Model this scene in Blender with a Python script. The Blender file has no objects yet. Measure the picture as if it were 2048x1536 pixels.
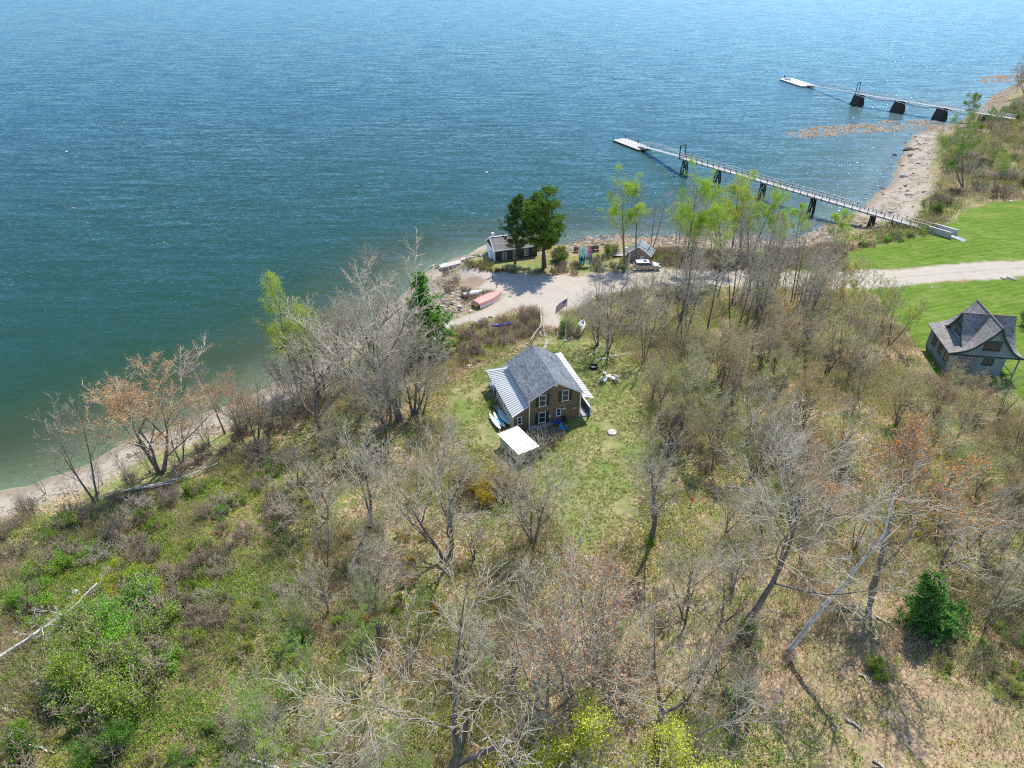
import bpy, math, random
import numpy as np
from mathutils import Vector, Matrix

# ------------------------------------------------------------------ camera, light, exposure
scene = bpy.context.scene
CAM_H, PITCH, FPX = 54.0, 33.0, 1365.3      # metres above the water, degrees below the horizon, focal length in pixels of the 2048 px photo
cam_d = bpy.data.cameras.new('camera'); cam = bpy.data.objects.new('camera', cam_d)
scene.collection.objects.link(cam); scene.camera = cam
cam.location = (0, 0, CAM_H); cam.rotation_euler = (math.radians(90 - PITCH), 0, 0)
cam_d.sensor_width = 36; cam_d.lens = 36 * FPX / 2048; cam_d.clip_start = 0.5; cam_d.clip_end = 20000

SUN_EL, SUN_AZ = 56.0, 24.0                  # azimuth measured to the right of the view direction (+Y)
world = bpy.data.worlds.new('World'); scene.world = world; world.use_nodes = True
wn = world.node_tree; bg = wn.nodes['Background']
sky = wn.nodes.new('ShaderNodeTexSky'); sky.sky_type = 'NISHITA'; sky.sun_disc = False
sky.sun_elevation = math.radians(SUN_EL); sky.sun_rotation = math.radians(SUN_AZ)
sky.air_density = 1.0; sky.dust_density = 0.05; sky.ozone_density = 3.0; sky.altitude = 10
wn.links.new(sky.outputs[0], bg.inputs[0]); bg.inputs[1].default_value = 0.15
sun_d = bpy.data.lights.new('sun', 'SUN'); sun = bpy.data.objects.new('sun', sun_d); scene.collection.objects.link(sun)
sun_d.energy = 3.8; sun_d.angle = math.radians(0.53); sun_d.color = (1.0, 0.94, 0.83)
_a, _e = math.radians(SUN_AZ), math.radians(SUN_EL)
sdir = Vector((math.sin(_a) * math.cos(_e), math.cos(_a) * math.cos(_e), math.sin(_e)))
sun.rotation_euler = sdir.to_track_quat('Z', 'Y').to_euler(); sun.location = (60, 60, 120)
scene.view_settings.view_transform = 'Standard'; scene.view_settings.look = 'None'
scene.view_settings.exposure = 0.76; scene.view_settings.gamma = 1.0
scene.render.engine = 'CYCLES'
scene.cycles.max_bounces = 5; scene.cycles.diffuse_bounces = 2; scene.cycles.glossy_bounces = 2
scene.cycles.transparent_max_bounces = 6; scene.cycles.transmission_bounces = 3
scene.cycles.use_denoising = False; scene.cycles.filter_width = 1.15; scene.cycles.sample_clamp_direct = 0; scene.cycles.sample_clamp_indirect = 6

R = random.Random(7)
COL = scene.collection
PI = math.pi

# ------------------------------------------------------------------ from a photo pixel to a place on the ground
_s, _c = math.sin(math.radians(PITCH)), math.cos(math.radians(PITCH))
def unp(px, py, z=0.0):
    u = (px - 1024) / FPX; v = (py - 768) / FPX
    D = (CAM_H - z) / (_s + v * _c)
    return (u * D, D * (_c - v * _s), z)
def proj(x, y, z):
    d = y * _c - (z - CAM_H) * _s
    return 1024 + FPX * x / d, 768 - FPX * ((z - CAM_H) * _c + y * _s) / d

def vnoise(X, Y, scale, seed=0):
    X = np.asarray(X, float) / scale + seed * 17.13; Y = np.asarray(Y, float) / scale - seed * 9.71
    xi, yi = np.floor(X), np.floor(Y); fx, fy = X - xi, Y - yi
    fx = fx * fx * (3 - 2 * fx); fy = fy * fy * (3 - 2 * fy)
    def h(a, b):
        t = np.sin(a * 127.1 + b * 311.7 + seed * 74.7) * 43758.5453
        return t - np.floor(t)
    return ((h(xi, yi) * (1 - fx) + h(xi + 1, yi) * fx) * (1 - fy) + (h(xi, yi + 1) * (1 - fx) + h(xi + 1, yi + 1) * fx) * fy) * 2 - 1

def sdist(poly, X, Y, closed=True):
    """signed distance to a polygon, positive inside"""
    X = np.asarray(X, float); Y = np.asarray(Y, float)
    best = np.full(X.shape, 1e18); inside = np.zeros(X.shape, bool)
    n = len(poly)
    for i in range(n if closed else n - 1):
        x0, y0 = poly[i][:2]; x1, y1 = poly[(i + 1) % n][:2]
        dx, dy = x1 - x0, y1 - y0; L = dx * dx + dy * dy + 1e-12
        t = np.clip(((X - x0) * dx + (Y - y0) * dy) / L, 0, 1)
        d = (X - x0 - t * dx) ** 2 + (Y - y0 - t * dy) ** 2
        best = np.minimum(best, d)
        if closed:
            c = ((y0 > Y) != (y1 > Y)) & (X < dx * (Y - y0) / (dy if abs(dy) > 1e-12 else 1e-12) + x0)
            inside ^= c
    best = np.sqrt(best)
    return np.where(inside, best, -best) if closed else best
def sstep(a, b, x):
    t = np.clip((x - a) / (b - a), 0, 1); return t * t * (3 - 2 * t)

SHORE_PX = [(-700, 1130), (-300, 1045), (0, 980), (55, 970), (125, 945), (175, 922), (225, 892), (300, 864), (362, 848), (412, 833), (470, 805), (530, 775),
            (600, 735), (680, 690), (760, 632), (815, 580), (850, 545), (868, 531), (890, 526), (909, 520), (930, 512), (970, 499), (1040, 492), (1110, 490),
            (1141, 488), (1180, 478), (1241, 474), (1302, 476), (1360, 474), (1436, 470), (1497, 478), (1545, 486), (1590, 478), (1625, 462), (1660, 445),
            (1707, 427), (1751, 397), (1768, 376), (1785, 357), (1795, 325), (1809, 290), (1831, 268), (1870, 257), (1902, 251), (1935, 236), (1965, 215), (1985, 192),
            (2048, 160), (2200, 110), (2600, 60)]
SHORE = [unp(*p)[:2] for p in SHORE_PX] + [(900, -200), (-300, -300)]
REEFS = [[unp(*p)[:2] for p in q] for q in (
    [(1555, 268), (1600, 254), (1680, 247), (1760, 240), (1850, 236), (1905, 248), (1870, 262), (1790, 263), (1720, 270), (1640, 277), (1590, 276)],
    [(1125, 492), (1180, 470), (1245, 468), (1310, 466), (1440, 452), (1500, 468), (1540, 478), (1545, 500), (1300, 500), (1180, 505)],
    [(1930, 158), (1980, 150), (2060, 143), (2100, 150), (2048, 163), (1970, 170)])]
PADS = [(4.5, 71.0, 6, 7, 4.85), (-1.5, 69.5, 4.0, 4, 4.25), (.5, 63, 4, 4, 4.1), (63.5, 81, 8, 6, 5.0), (88, 131, 5, 8, 3.75), (1.5, 124, 9, 4, 2.7), (25, 118, 7, 7, 3.0), (21, 127, 7, 4, 2.2)]
def hgt(X, Y):
    X = np.asarray(X, float); Y = np.asarray(Y, float)
    d = sdist(SHORE, X, Y) + vnoise(X, Y, 5, 3) * 0.8 + vnoise(X, Y, 1.7, 4) * 0.25
    dn = -np.minimum(d, 0)
    sea = -0.085 * dn - 0.004 * dn ** 2 * (X < 40) - 0.0006 * dn ** 2
    sea = np.maximum(sea, -7)
    dp = np.maximum(d, 0)
    land = np.interp(dp, [0, 7, 12, 20, 30, 45, 70, 110, 400], [0, .85, 2.3, 2.9, 3.5, 4.7, 5.8, 7.0, 12])
    land = land + sstep(20, 40, dp) * (vnoise(X, Y, 13, 5) * .35 + vnoise(X, Y, 5, 6) * .12) + sstep(5, 14, dp) * vnoise(X, Y, 2.3, 8) * .05
    for px, py, r, w, z in PADS:
        k = 1 - sstep(r, r + w, np.hypot(X - px, Y - py)); land = land * (1 - k) + z * k
    h = np.where(d < 0, sea, land)
    for rf in REEFS:
        k = sstep(-3, 2.0, sdist(rf, X, Y) + vnoise(X, Y, 3.2, 9) * 1.5)
        b = 0.02 + vnoise(X, Y, 2.1, 10) * .16 + vnoise(X, Y, .9, 11) * .1
        h = np.where(k > 0, np.maximum(h, h * (1 - k) + b * k), h)
    return h
def gz(x, y): return float(hgt(np.array([x]), np.array([y]))[0])
def ground(px, py):
    z = 4.0
    for _ in range(14):
        p = unp(px, py, z); z = z * .4 + gz(p[0], p[1]) * .6
    return Vector((p[0], p[1], z))
def gpoly(pts):
    return [tuple(ground(*p))[:2] for p in pts]

# ------------------------------------------------------------------ materials
def nt(name):
    m = bpy.data.materials.new(name); m.use_nodes = True
    t = m.node_tree; p = t.nodes['Principled BSDF']
    return m, t, p
def N(t, typ, **kw):
    n = t.nodes.new(typ)
    for k, v in kw.items():
        if k.startswith('i_'): n.inputs[k[2:].replace('_', ' ')].default_value = v
        else: setattr(n, k, v)
    return n
def ramp(t, src, stops):
    r = t.nodes.new('ShaderNodeValToRGB'); e = r.color_ramp.elements
    while len(e) < len(stops): e.new(0.5)
    for el, (pos, col) in zip(e, stops): el.position = pos; el.color = (*col, 1) if len(col) == 3 else col
    t.links.new(src, r.inputs[0]); return r.outputs[0]
def mixc(t, fac, a, b, mode='MIX'):
    m = t.nodes.new('ShaderNodeMix'); m.data_type = 'RGBA'; m.blend_type = mode
    for s, v in ((m.inputs[0], fac), (m.inputs[6], a), (m.inputs[7], b)):
        if isinstance(v, (int, float)): s.default_value = v
        elif isinstance(v, (tuple, list)): s.default_value = (*v, 1) if len(v) == 3 else v
        else: t.links.new(v, s)
    return m.outputs[2]
def mth(t, op, a, b=None, clamp=False):
    m = t.nodes.new('ShaderNodeMath'); m.operation = op; m.use_clamp = clamp
    for s, v in ((m.inputs[0], a), (m.inputs[1], b)):
        if v is None: continue
        if isinstance(v, (int, float)): s.default_value = v
        else: t.links.new(v, s)
    return m.outputs[0]
def noise(t, scale, detail=3, vec=None, rough=.55):
    n = t.nodes.new('ShaderNodeTexNoise'); n.inputs['Scale'].default_value = scale; n.inputs['Detail'].default_value = detail
    n.inputs['Roughness'].default_value = rough
    if vec is not None: t.links.new(vec, n.inputs['Vector'])
    return n.outputs[0]
def dark(c, k): return tuple(min(1, x * k) for x in c)
def plain(name, col, rough=.6, var=.25, scale=3.0, metal=0, spec=.3, bump=0, bscale=20):
    m, t, p = nt(name)
    tc = N(t, 'ShaderNodeTexCoord')
    n = noise(t, scale, 5, tc.outputs['Object'], .65)
    p.inputs['Roughness'].default_value = rough; p.inputs['Metallic'].default_value = metal
    p.inputs['Specular IOR Level'].default_value = spec
    t.links.new(ramp(t, n, [(.3, dark(col, 1 - var)), (.7, dark(col, 1 + var * .6))]), p.inputs['Base Color'])
    if bump:
        b = N(t, 'ShaderNodeBump'); b.inputs['Strength'].default_value = bump; b.inputs['Distance'].default_value = .02
        t.links.new(noise(t, bscale, 4, tc.outputs['Object']), b.inputs['Height']); t.links.new(b.outputs[0], p.inputs['Normal'])
    return m
def planks(name, col, width=.14, rough=.75, var=.3, axis=1, gap=.12):
    """boards laid in metres along the surface's own u/v"""
    m, t, p = nt(name)
    uv = N(t, 'ShaderNodeUVMap'); sep = N(t, 'ShaderNodeSeparateXYZ'); t.links.new(uv.outputs[0], sep.inputs[0])
    q = mth(t, 'DIVIDE', sep.outputs[axis], width)
    fl = mth(t, 'FLOOR', q); fr = mth(t, 'FRACT', q)
    wn_ = N(t, 'ShaderNodeTexWhiteNoise', noise_dimensions='1D'); t.links.new(fl, wn_.inputs['W'])
    tc = N(t, 'ShaderNodeTexCoord'); nn = noise(t, 6, 5, tc.outputs['Object'])
    f = mth(t, 'ADD', mth(t, 'MULTIPLY', wn_.outputs[0], .6), mth(t, 'MULTIPLY', nn, .5))
    c = ramp(t, f, [(.2, dark(col, 1 - var)), (.85, dark(col, 1 + var * .5))])
    g = mth(t, 'LESS_THAN', fr, gap)
    t.links.new(mixc(t, g, c, dark(col, .35)), p.inputs['Base Color']); p.inputs['Roughness'].default_value = rough
    return m
def shingles(name, c1, c2, w=.3, h=.16, mortar=None, rough=.85, contrast=1.0, bias=0.0):
    m, t, p = nt(name)
    uv = N(t, 'ShaderNodeUVMap')
    b = N(t, 'ShaderNodeTexBrick'); t.links.new(uv.outputs[0], b.inputs['Vector'])
    b.inputs['Scale'].default_value = 1; b.inputs['Brick Width'].default_value = w; b.inputs['Row Height'].default_value = h
    b.inputs['Mortar Size'].default_value = .012; b.inputs['Mortar Smooth'].default_value = .2; b.inputs['Bias'].default_value = bias
    b.inputs['Color1'].default_value = (*c1, 1); b.inputs['Color2'].default_value = (*c2, 1)
    b.inputs['Mortar'].default_value = (*(mortar or dark(c1, .4)), 1)
    tc = N(t, 'ShaderNodeTexCoord')
    n1 = noise(t, 5, 6, tc.outputs['Object'], .7); n2 = noise(t, .6, 3, tc.outputs['Object'])
    c = mixc(t, mth(t, 'MULTIPLY', n1, .4), b.outputs[0], dark(c2, 1.35), 'MIX')
    c = mixc(t, .55, c, ramp(t, n2, [(.3, (.6, .6, .6)), (.7, (1.25, 1.25, 1.25))]), 'MULTIPLY')
    t.links.new(c, p.inputs['Base Color']); p.inputs['Roughness'].default_value = rough
    bp = N(t, 'ShaderNodeBump'); bp.inputs['Strength'].default_value = .5; bp.inputs['Distance'].default_value = .02
    t.links.new(b.outputs[1], bp.inputs['Height']); bp.invert = True; t.links.new(bp.outputs[0], p.inputs['Normal'])
    return m
def leafmat(name, trans=.35):
    """leaf colour comes from the object, each leaf a little different"""
    m, t, p = nt(name)
    oi = N(t, 'ShaderNodeObjectInfo'); g = N(t, 'ShaderNodeNewGeometry')
    v = ramp(t, g.outputs['Random Per Island'], [(0, (.55, .6, .5)), (.5, (1, 1, 1)), (1, (1.5, 1.4, 1.2))])
    c = mixc(t, 1.0, oi.outputs['Color'], v, 'MULTIPLY')
    d = N(t, 'ShaderNodeBsdfDiffuse'); tr = N(t, 'ShaderNodeBsdfTranslucent'); mx = N(t, 'ShaderNodeMixShader'); mx.inputs[0].default_value = trans
    t.links.new(c, d.inputs[0]); t.links.new(c, tr.inputs[0]); t.links.new(d.outputs[0], mx.inputs[1]); t.links.new(tr.outputs[0], mx.inputs[2])
    t.links.new(mx.outputs[0], t.nodes['Material Output'].inputs[0]); t.nodes.remove(p)
    return m
def barkmat(name, a, b, scale=2.2):
    m, t, p = nt(name)
    oi = N(t, 'ShaderNodeObjectInfo'); tc = N(t, 'ShaderNodeTexCoord')
    n = noise(t, scale, 5, tc.outputs['Object'], .7)
    c = ramp(t, n, [(.32, a), (.68, b)])
    k = mth(t, 'ADD', mth(t, 'MULTIPLY', oi.outputs['Random'], .45), .78)
    kk = N(t, 'ShaderNodeCombineColor'); [t.links.new(k, kk.inputs[i]) for i in range(3)]
    t.links.new(mixc(t, 1.0, c, kk.outputs[0], 'MULTIPLY'), p.inputs['Base Color'])
    p.inputs['Roughness'].default_value = .85; p.inputs['Specular IOR Level'].default_value = .15
    return m

M = {}
M['leaf'] = leafmat('spring leaf')
M['needle'] = leafmat('needles', .2)
M['bark'] = barkmat('grey brown bark', (.10, .085, .07), (.27, .24, .2))  # darker than the twigs: the trunks' shaded near side is in the colour
M['twig'] = barkmat('sunlit twig bark', (.31, .27, .20), (.58, .52, .40))  # paler than the trunks: sunlight on the twigs is put into the colour
M['bark_dark'] = barkmat('dark bark', (.06, .05, .042), (.15, .125, .1))
M['twig_brown'] = barkmat('brown twigs', (.26, .19, .14), (.46, .36, .28))
M['deadwood'] = barkmat('bleached dead wood', (.34, .31, .27), (.66, .62, .56))

# ------------------------------------------------------------------ mesh helpers
def raw_mesh(name, V, quads=None, tris=None, qm=0, tm=0, mats=(), smooth=False, uv=False):
    V = np.asarray(V, np.float32).reshape(-1, 3)
    quads = np.zeros((0, 4), np.int32) if quads is None else np.asarray(quads, np.int32).reshape(-1, 4)
    tris = np.zeros((0, 3), np.int32) if tris is None else np.asarray(tris, np.int32).reshape(-1, 3)
    me = bpy.data.meshes.new(name)
    me.vertices.add(len(V)); me.vertices.foreach_set('co', V.ravel())
    nq, ntr = len(quads), len(tris)
    me.loops.add(nq * 4 + ntr * 3); me.loops.foreach_set('vertex_index', np.concatenate([quads.ravel(), tris.ravel()]))
    me.polygons.add(nq + ntr)
    st = np.concatenate([np.arange(nq) * 4, nq * 4 + np.arange(ntr) * 3]).astype(np.int32)
    me.polygons.foreach_set('loop_start', st)
    mi = np.concatenate([np.broadcast_to(np.asarray(qm, np.int32), (nq,)), np.broadcast_to(np.asarray(tm, np.int32), (ntr,))]).astype(np.int32)
    for m in mats: me.materials.append(m)
    me.update(calc_edges=True)
    me.polygons.foreach_set('material_index', mi)
    if smooth: me.polygons.foreach_set('use_smooth', np.ones(nq + ntr, bool))
    me.validate()
    return me
def auto_uv(me):
    uvl = me.uv_layers.new(name='UVMap')
    z = Vector((0, 0, 1))
    for p in me.polygons:
        n = p.normal
        t = z.cross(n)
        if t.length < .05: t = Vector((1, 0, 0))
        t.normalize(); b = n.cross(t)
        for li in p.loop_indices:
            co = me.vertices[me.loops[li].vertex_index].co
            uvl.data[li].uv = (co.dot(t), co.dot(b))
class MB:
    def __init__(s): s.v = []; s.f = []
    def add(s, vs, fs):
        o = len(s.v); s.v += [tuple(x) for x in vs]; s.f += [tuple(i + o for i in f) for f in fs]; return s
    def box(s, x0, x1, y0, y1, z0, z1):
        return s.add([(x0, y0, z0), (x1, y0, z0), (x1, y1, z0), (x0, y1, z0), (x0, y0, z1), (x1, y0, z1), (x1, y1, z1), (x0, y1, z1)],
                     [(3, 2, 1, 0), (4, 5, 6, 7), (0, 1, 5, 4), (1, 2, 6, 5), (2, 3, 7, 6), (3, 0, 4, 7)])
    def beam(s, p, q, w, h=None, up=(0, 0, 1)):
        h = h or w; p = Vector(p); q = Vector(q); d = (q - p).normalized(); up = Vector(up)
        a = d.cross(up)
        if a.length < .01: a = d.cross(Vector((1, 0, 0)))
        a.normalize(); b = a.cross(d).normalized(); a *= w / 2; b *= h / 2
        return s.add([p - a - b, p + a - b, p + a + b, p - a + b, q - a - b, q + a - b, q + a + b, q - a + b],
                     [(0, 1, 2, 3), (7, 6, 5, 4), (4, 5, 1, 0), (5, 6, 2, 1), (6, 7, 3, 2), (7, 4, 0, 3)])
    def tube(s, pts, rad, n=8, caps=True):
        pts = [Vector(p) for p in pts]; rad = [rad] * len(pts) if isinstance(rad, (int, float)) else rad
        vs = []; fs = []
        for i, p in enumerate(pts):
            d = (pts[min(i + 1, len(pts) - 1)] - pts[max(i - 1, 0)]).normalized()
            a = d.cross(Vector((0, 0, 1)))
            if a.length < .05: a = d.cross(Vector((0, 1, 0)))
            a.normalize(); b = d.cross(a)
            for k in range(n):
                t = 2 * PI * k / n; vs.append(p + (a * math.cos(t) + b * math.sin(t)) * rad[i])
        for i in range(len(pts) - 1):
            for k in range(n):
                fs.append((i * n + k, i * n + (k + 1) % n, (i + 1) * n + (k + 1) % n, (i + 1) * n + k))
        if caps: fs.append(tuple(range(n))[::-1]); fs.append(tuple((len(pts) - 1) * n + k for k in range(n)))
        return s.add(vs, fs)
    def slab(s, poly, th, down=True):
        """a polygon (list of xyz, counter-clockwise seen from outside) given thickness along its normal"""
        P = [Vector(p) for p in poly]; n = (P[1] - P[0]).cross(P[2] - P[0]).normalized()
        Q = [p - n * th for p in P]; k = len(P)
        return s.add(P + Q, [tuple(range(k)), tuple(range(2 * k - 1, k - 1, -1))] + [(i, i + k, (i + 1) % k + k, (i + 1) % k) for i in range(k)])
    def loft(s, secs, closed=True, caps=True):
        n = len(secs[0]); vs = [p for q in secs for p in q]; fs = []
        for i in range(len(secs) - 1):
            for k in range(n if closed else n - 1):
                fs.append((i * n + k, i * n + (k + 1) % n, (i + 1) * n + (k + 1) % n, (i + 1) * n + k))
        if caps: fs.append(tuple(range(n))[::-1]); fs.append(tuple((len(secs) - 1) * n + k for k in range(n)))
        return s.add(vs, fs)
    def build(s, name, mat, parent=None, smooth=False, bevel=0):
        me = bpy.data.meshes.new(name); me.from_pydata(s.v, [], s.f); me.materials.append(M[mat] if isinstance(mat, str) else mat)
        import bmesh
        bm = bmesh.new(); bm.from_mesh(me); bmesh.ops.recalc_face_normals(bm, faces=bm.faces); bm.to_mesh(me); bm.free()
        me.update(); auto_uv(me)
        if smooth: me.polygons.foreach_set('use_smooth', [True] * len(me.polygons))
        o = bpy.data.objects.new(name, me); COL.objects.link(o)
        if parent is not None: o.parent = parent
        if bevel:
            b = o.modifiers.new('edge', 'BEVEL'); b.width = bevel; b.segments = 2; b.limit_method = 'ANGLE'
        return o
def tag(o, label=None, cat=None, group=None, kind=None):
    if label: o['label'] = label
    if cat: o['category'] = cat
    if group: o['group'] = group
    if kind: o['kind'] = kind
    return o
def thing(name, label, cat, loc=(0, 0, 0), rz=0.0, group=None, scale=1.0):
    o = bpy.data.objects.new(name, None); COL.objects.link(o); o.empty_display_size = .3
    o.location = loc; o.rotation_euler = (0, 0, rz); o.scale = (scale,) * 3
    return tag(o, label, cat, group)
def dup(root, loc, rz=0.0, label=None, group=None, scale=None, rot=None):
    """a copy of a thing with copies of its parts and sub-parts"""
    r = root.copy(); COL.objects.link(r); r.location = loc
    r.rotation_euler = rot if rot is not None else (0, 0, rz)
    if scale is not None: r.scale = (scale,) * 3 if isinstance(scale, (int, float)) else scale
    if label: r['label'] = label
    if group: r['group'] = group
    for ch in list(root.children):
        c = ch.copy(); COL.objects.link(c); c.parent = r
        for g in ch.children:
            d = g.copy(); COL.objects.link(d); d.parent = c
    return r
def frame(root):
    """world place of a thing's local point"""
    return Matrix.Translation(root.location) @ root.rotation_euler.to_matrix().to_4x4()
# ------------------------------------------------------------------ ground zones (outlines read off the photo, laid on the ground)
Z = {}
Z['lawn'] = [gpoly([(1690, 528), (1690, 508), (1712, 498), (1800, 482), (1862, 470), (1912, 440), (1930, 420), (1990, 404), (2048, 400), (2400, 370), (2400, 488), (2048, 520), (1900, 529), (1760, 540), (1705, 543)]),
             gpoly([(1735, 576), (1900, 562), (2048, 551), (2400, 530), (2400, 850), (2048, 800), (2010, 775), (1880, 760), (1840, 700), (1800, 650), (1760, 610)])]
Z['road'] = [gpoly([(2400, 488), (2048, 521), (1900, 530), (1760, 541), (1650, 546), (1560, 545), (1450, 541), (1340, 536), (1270, 534), (1230, 542), (1180, 547), (1140, 553), (1100, 552), (1050, 548), (990, 543), (945, 538), (920, 541), (925, 556), (950, 572),
                    (985, 580), (1008, 590), (985, 608), (955, 622), (915, 634), (880, 652), (850, 672), (868, 684), (900, 657), (960, 638), (1000, 626), (1040, 613), (1078, 610), (1086, 628), (1085, 652), (1119, 652), (1122, 624), (1160, 614), (1180, 600),
                    (1215, 586), (1260, 576), (1340, 572), (1450, 574), (1560, 574), (1650, 575), (1745, 575), (1900, 563), (2048, 552), (2400, 525)])]
Z['yard'] = [gpoly([(900, 765), (950, 740), (1000, 714), (1040, 698), (1075, 676), (1122, 668), (1180, 676), (1235, 695), (1270, 730), (1285, 780), (1300, 860), (1300, 950), (1280, 1020), (1200, 1075), (1130, 1085), (1090, 1010), (1040, 950), (980, 905), (930, 890), (890, 850)]),
             gpoly([(1140, 524), (1170, 505), (1230, 500), (1262, 512), (1255, 530), (1200, 545), (1150, 545)]), gpoly([(925, 520), (980, 516), (1090, 528), (1090, 540), (1000, 542), (930, 534)])]
Z['soil'] = [gpoly([(880, 775), (940, 742), (1000, 712), (1050, 688), (1075, 672), (1068, 664), (1030, 680), (980, 702), (930, 730), (870, 760)]),
             gpoly([(1270, 690), (1300, 660), (1400, 650), (1600, 640), (1800, 640), (1830, 720), (1500, 760), (1350, 800), (1290, 780)]),
             gpoly([(1480, 1230), (1560, 1150), (1800, 1150), (1840, 1230), (1800, 1330), (2000, 1420), (2048, 1536), (1650, 1536), (1500, 1400)])]
Z['lush'] = [gpoly([(60, 1060), (300, 1000), (520, 880), (600, 930), (560, 1100), (600, 1300), (500, 1560), (0, 1600), (-200, 1500), (0, 1250), (90, 1180)]),
             gpoly([(1380, 1000), (1480, 1050), (1440, 1200), (1500, 1400), (1400, 1300), (1330, 1150)])]
Z['dry'] = [gpoly([(1180, 1060), (1400, 1020), (1500, 1150), (1480, 1400), (1250, 1380), (1150, 1250)]), gpoly([(1650, 1400), (2048, 1440), (2100, 1600), (1600, 1600)])]
Z['mud'] = [gpoly([(915, 566), (935, 556), (962, 552), (972, 562), (960, 572), (930, 576)])]
Z['cove'] = [gpoly([(1700, 425), (1768, 376), (1800, 325), (1812, 288), (1835, 262), (1880, 262), (1868, 320), (1858, 370), (1880, 385), (1840, 400), (1835, 430), (1790, 445), (1740, 440)])]
Z['rubble'] = [gpoly([(870, 560), (900, 560), (950, 590), (950, 625), (905, 640), (880, 640), (860, 600)])]

xs = np.concatenate([-75 - np.cumsum(np.linspace(.6, 12, 40))[::-1], np.arange(-75, 100, .42), 100 + np.cumsum(np.linspace(.5, 3, 110)), 300 + np.cumsum(np.linspace(4, 40, 30))])
ys = np.concatenate([-60 + np.arange(0, 84, 3.0), np.arange(24, 180, .42), 180 + np.cumsum(np.linspace(.45, 1.6, 190)), 382 + np.cumsum(np.linspace(2, 40, 30))])
GX, GY = np.meshgrid(xs, ys); GXf, GYf = GX.ravel(), GY.ravel()
GH = hgt(GXf, GYf); SD = sdist(SHORE, GXf, GYf)
wob = vnoise(GXf, GYf, 3.0, 21) * .55 + vnoise(GXf, GYf, 1.1, 22) * .35
def zone(key, w=.35, amp=1.0):
    r = np.zeros(GXf.shape)
    for p in Z[key]: r = np.maximum(r, sstep(-w, w, sdist(p, GXf, GYf) + wob * amp))
    return r
A = {k: zone(k, w, a) for k, w, a in (('lawn', .5, 1.3), ('road', .7, 1.3), ('yard', 1.0, 1.5), ('soil', 1.2, 2), ('lush', 4, 5), ('dry', 4, 4), ('mud', .5, .6), ('rubble', 1, 1.5))}
cv = zone('cove', 1.2, 1.5)
sandw = (1 - sstep(4.6, 7.2, SD + wob * 1.8)) * (1 - sstep(-9, 40, GXf))
sandw = np.maximum(sandw, cv); sandw = np.where(SD < 0, 1, sandw)
rk = np.zeros(GXf.shape)
for rf in REEFS: rk = np.maximum(rk, sstep(-3.0, .5, sdist(rf, GXf, GYf) + wob * 1.5))
rk = np.maximum(rk, (1 - sstep(4, 8, SD + wob * 2)) * sstep(-9, 5, GXf) * (1 - cv) * (SD > -3))
rk = np.maximum(rk, A['rubble'] * .8)
A['road'] *= (SD > .5)
nx, ny = len(xs), len(ys)
I = np.arange(nx * ny).reshape(ny, nx)
Q = np.stack([I[:-1, :-1], I[:-1, 1:], I[1:, 1:], I[1:, :-1]], -1).reshape(-1, 4)
VV = np.stack([GXf, GYf, GH], 1)
cls_w = np.stack([np.full(GXf.shape, .5), A['lawn'], A['road'] * 1.2, A['yard'] * .9, np.where(SD > 0, sandw, 0), np.where(GH < 0, 3.0, 0)], 1)
cls = np.argmax(cls_w[Q].mean(1), 1)

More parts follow.
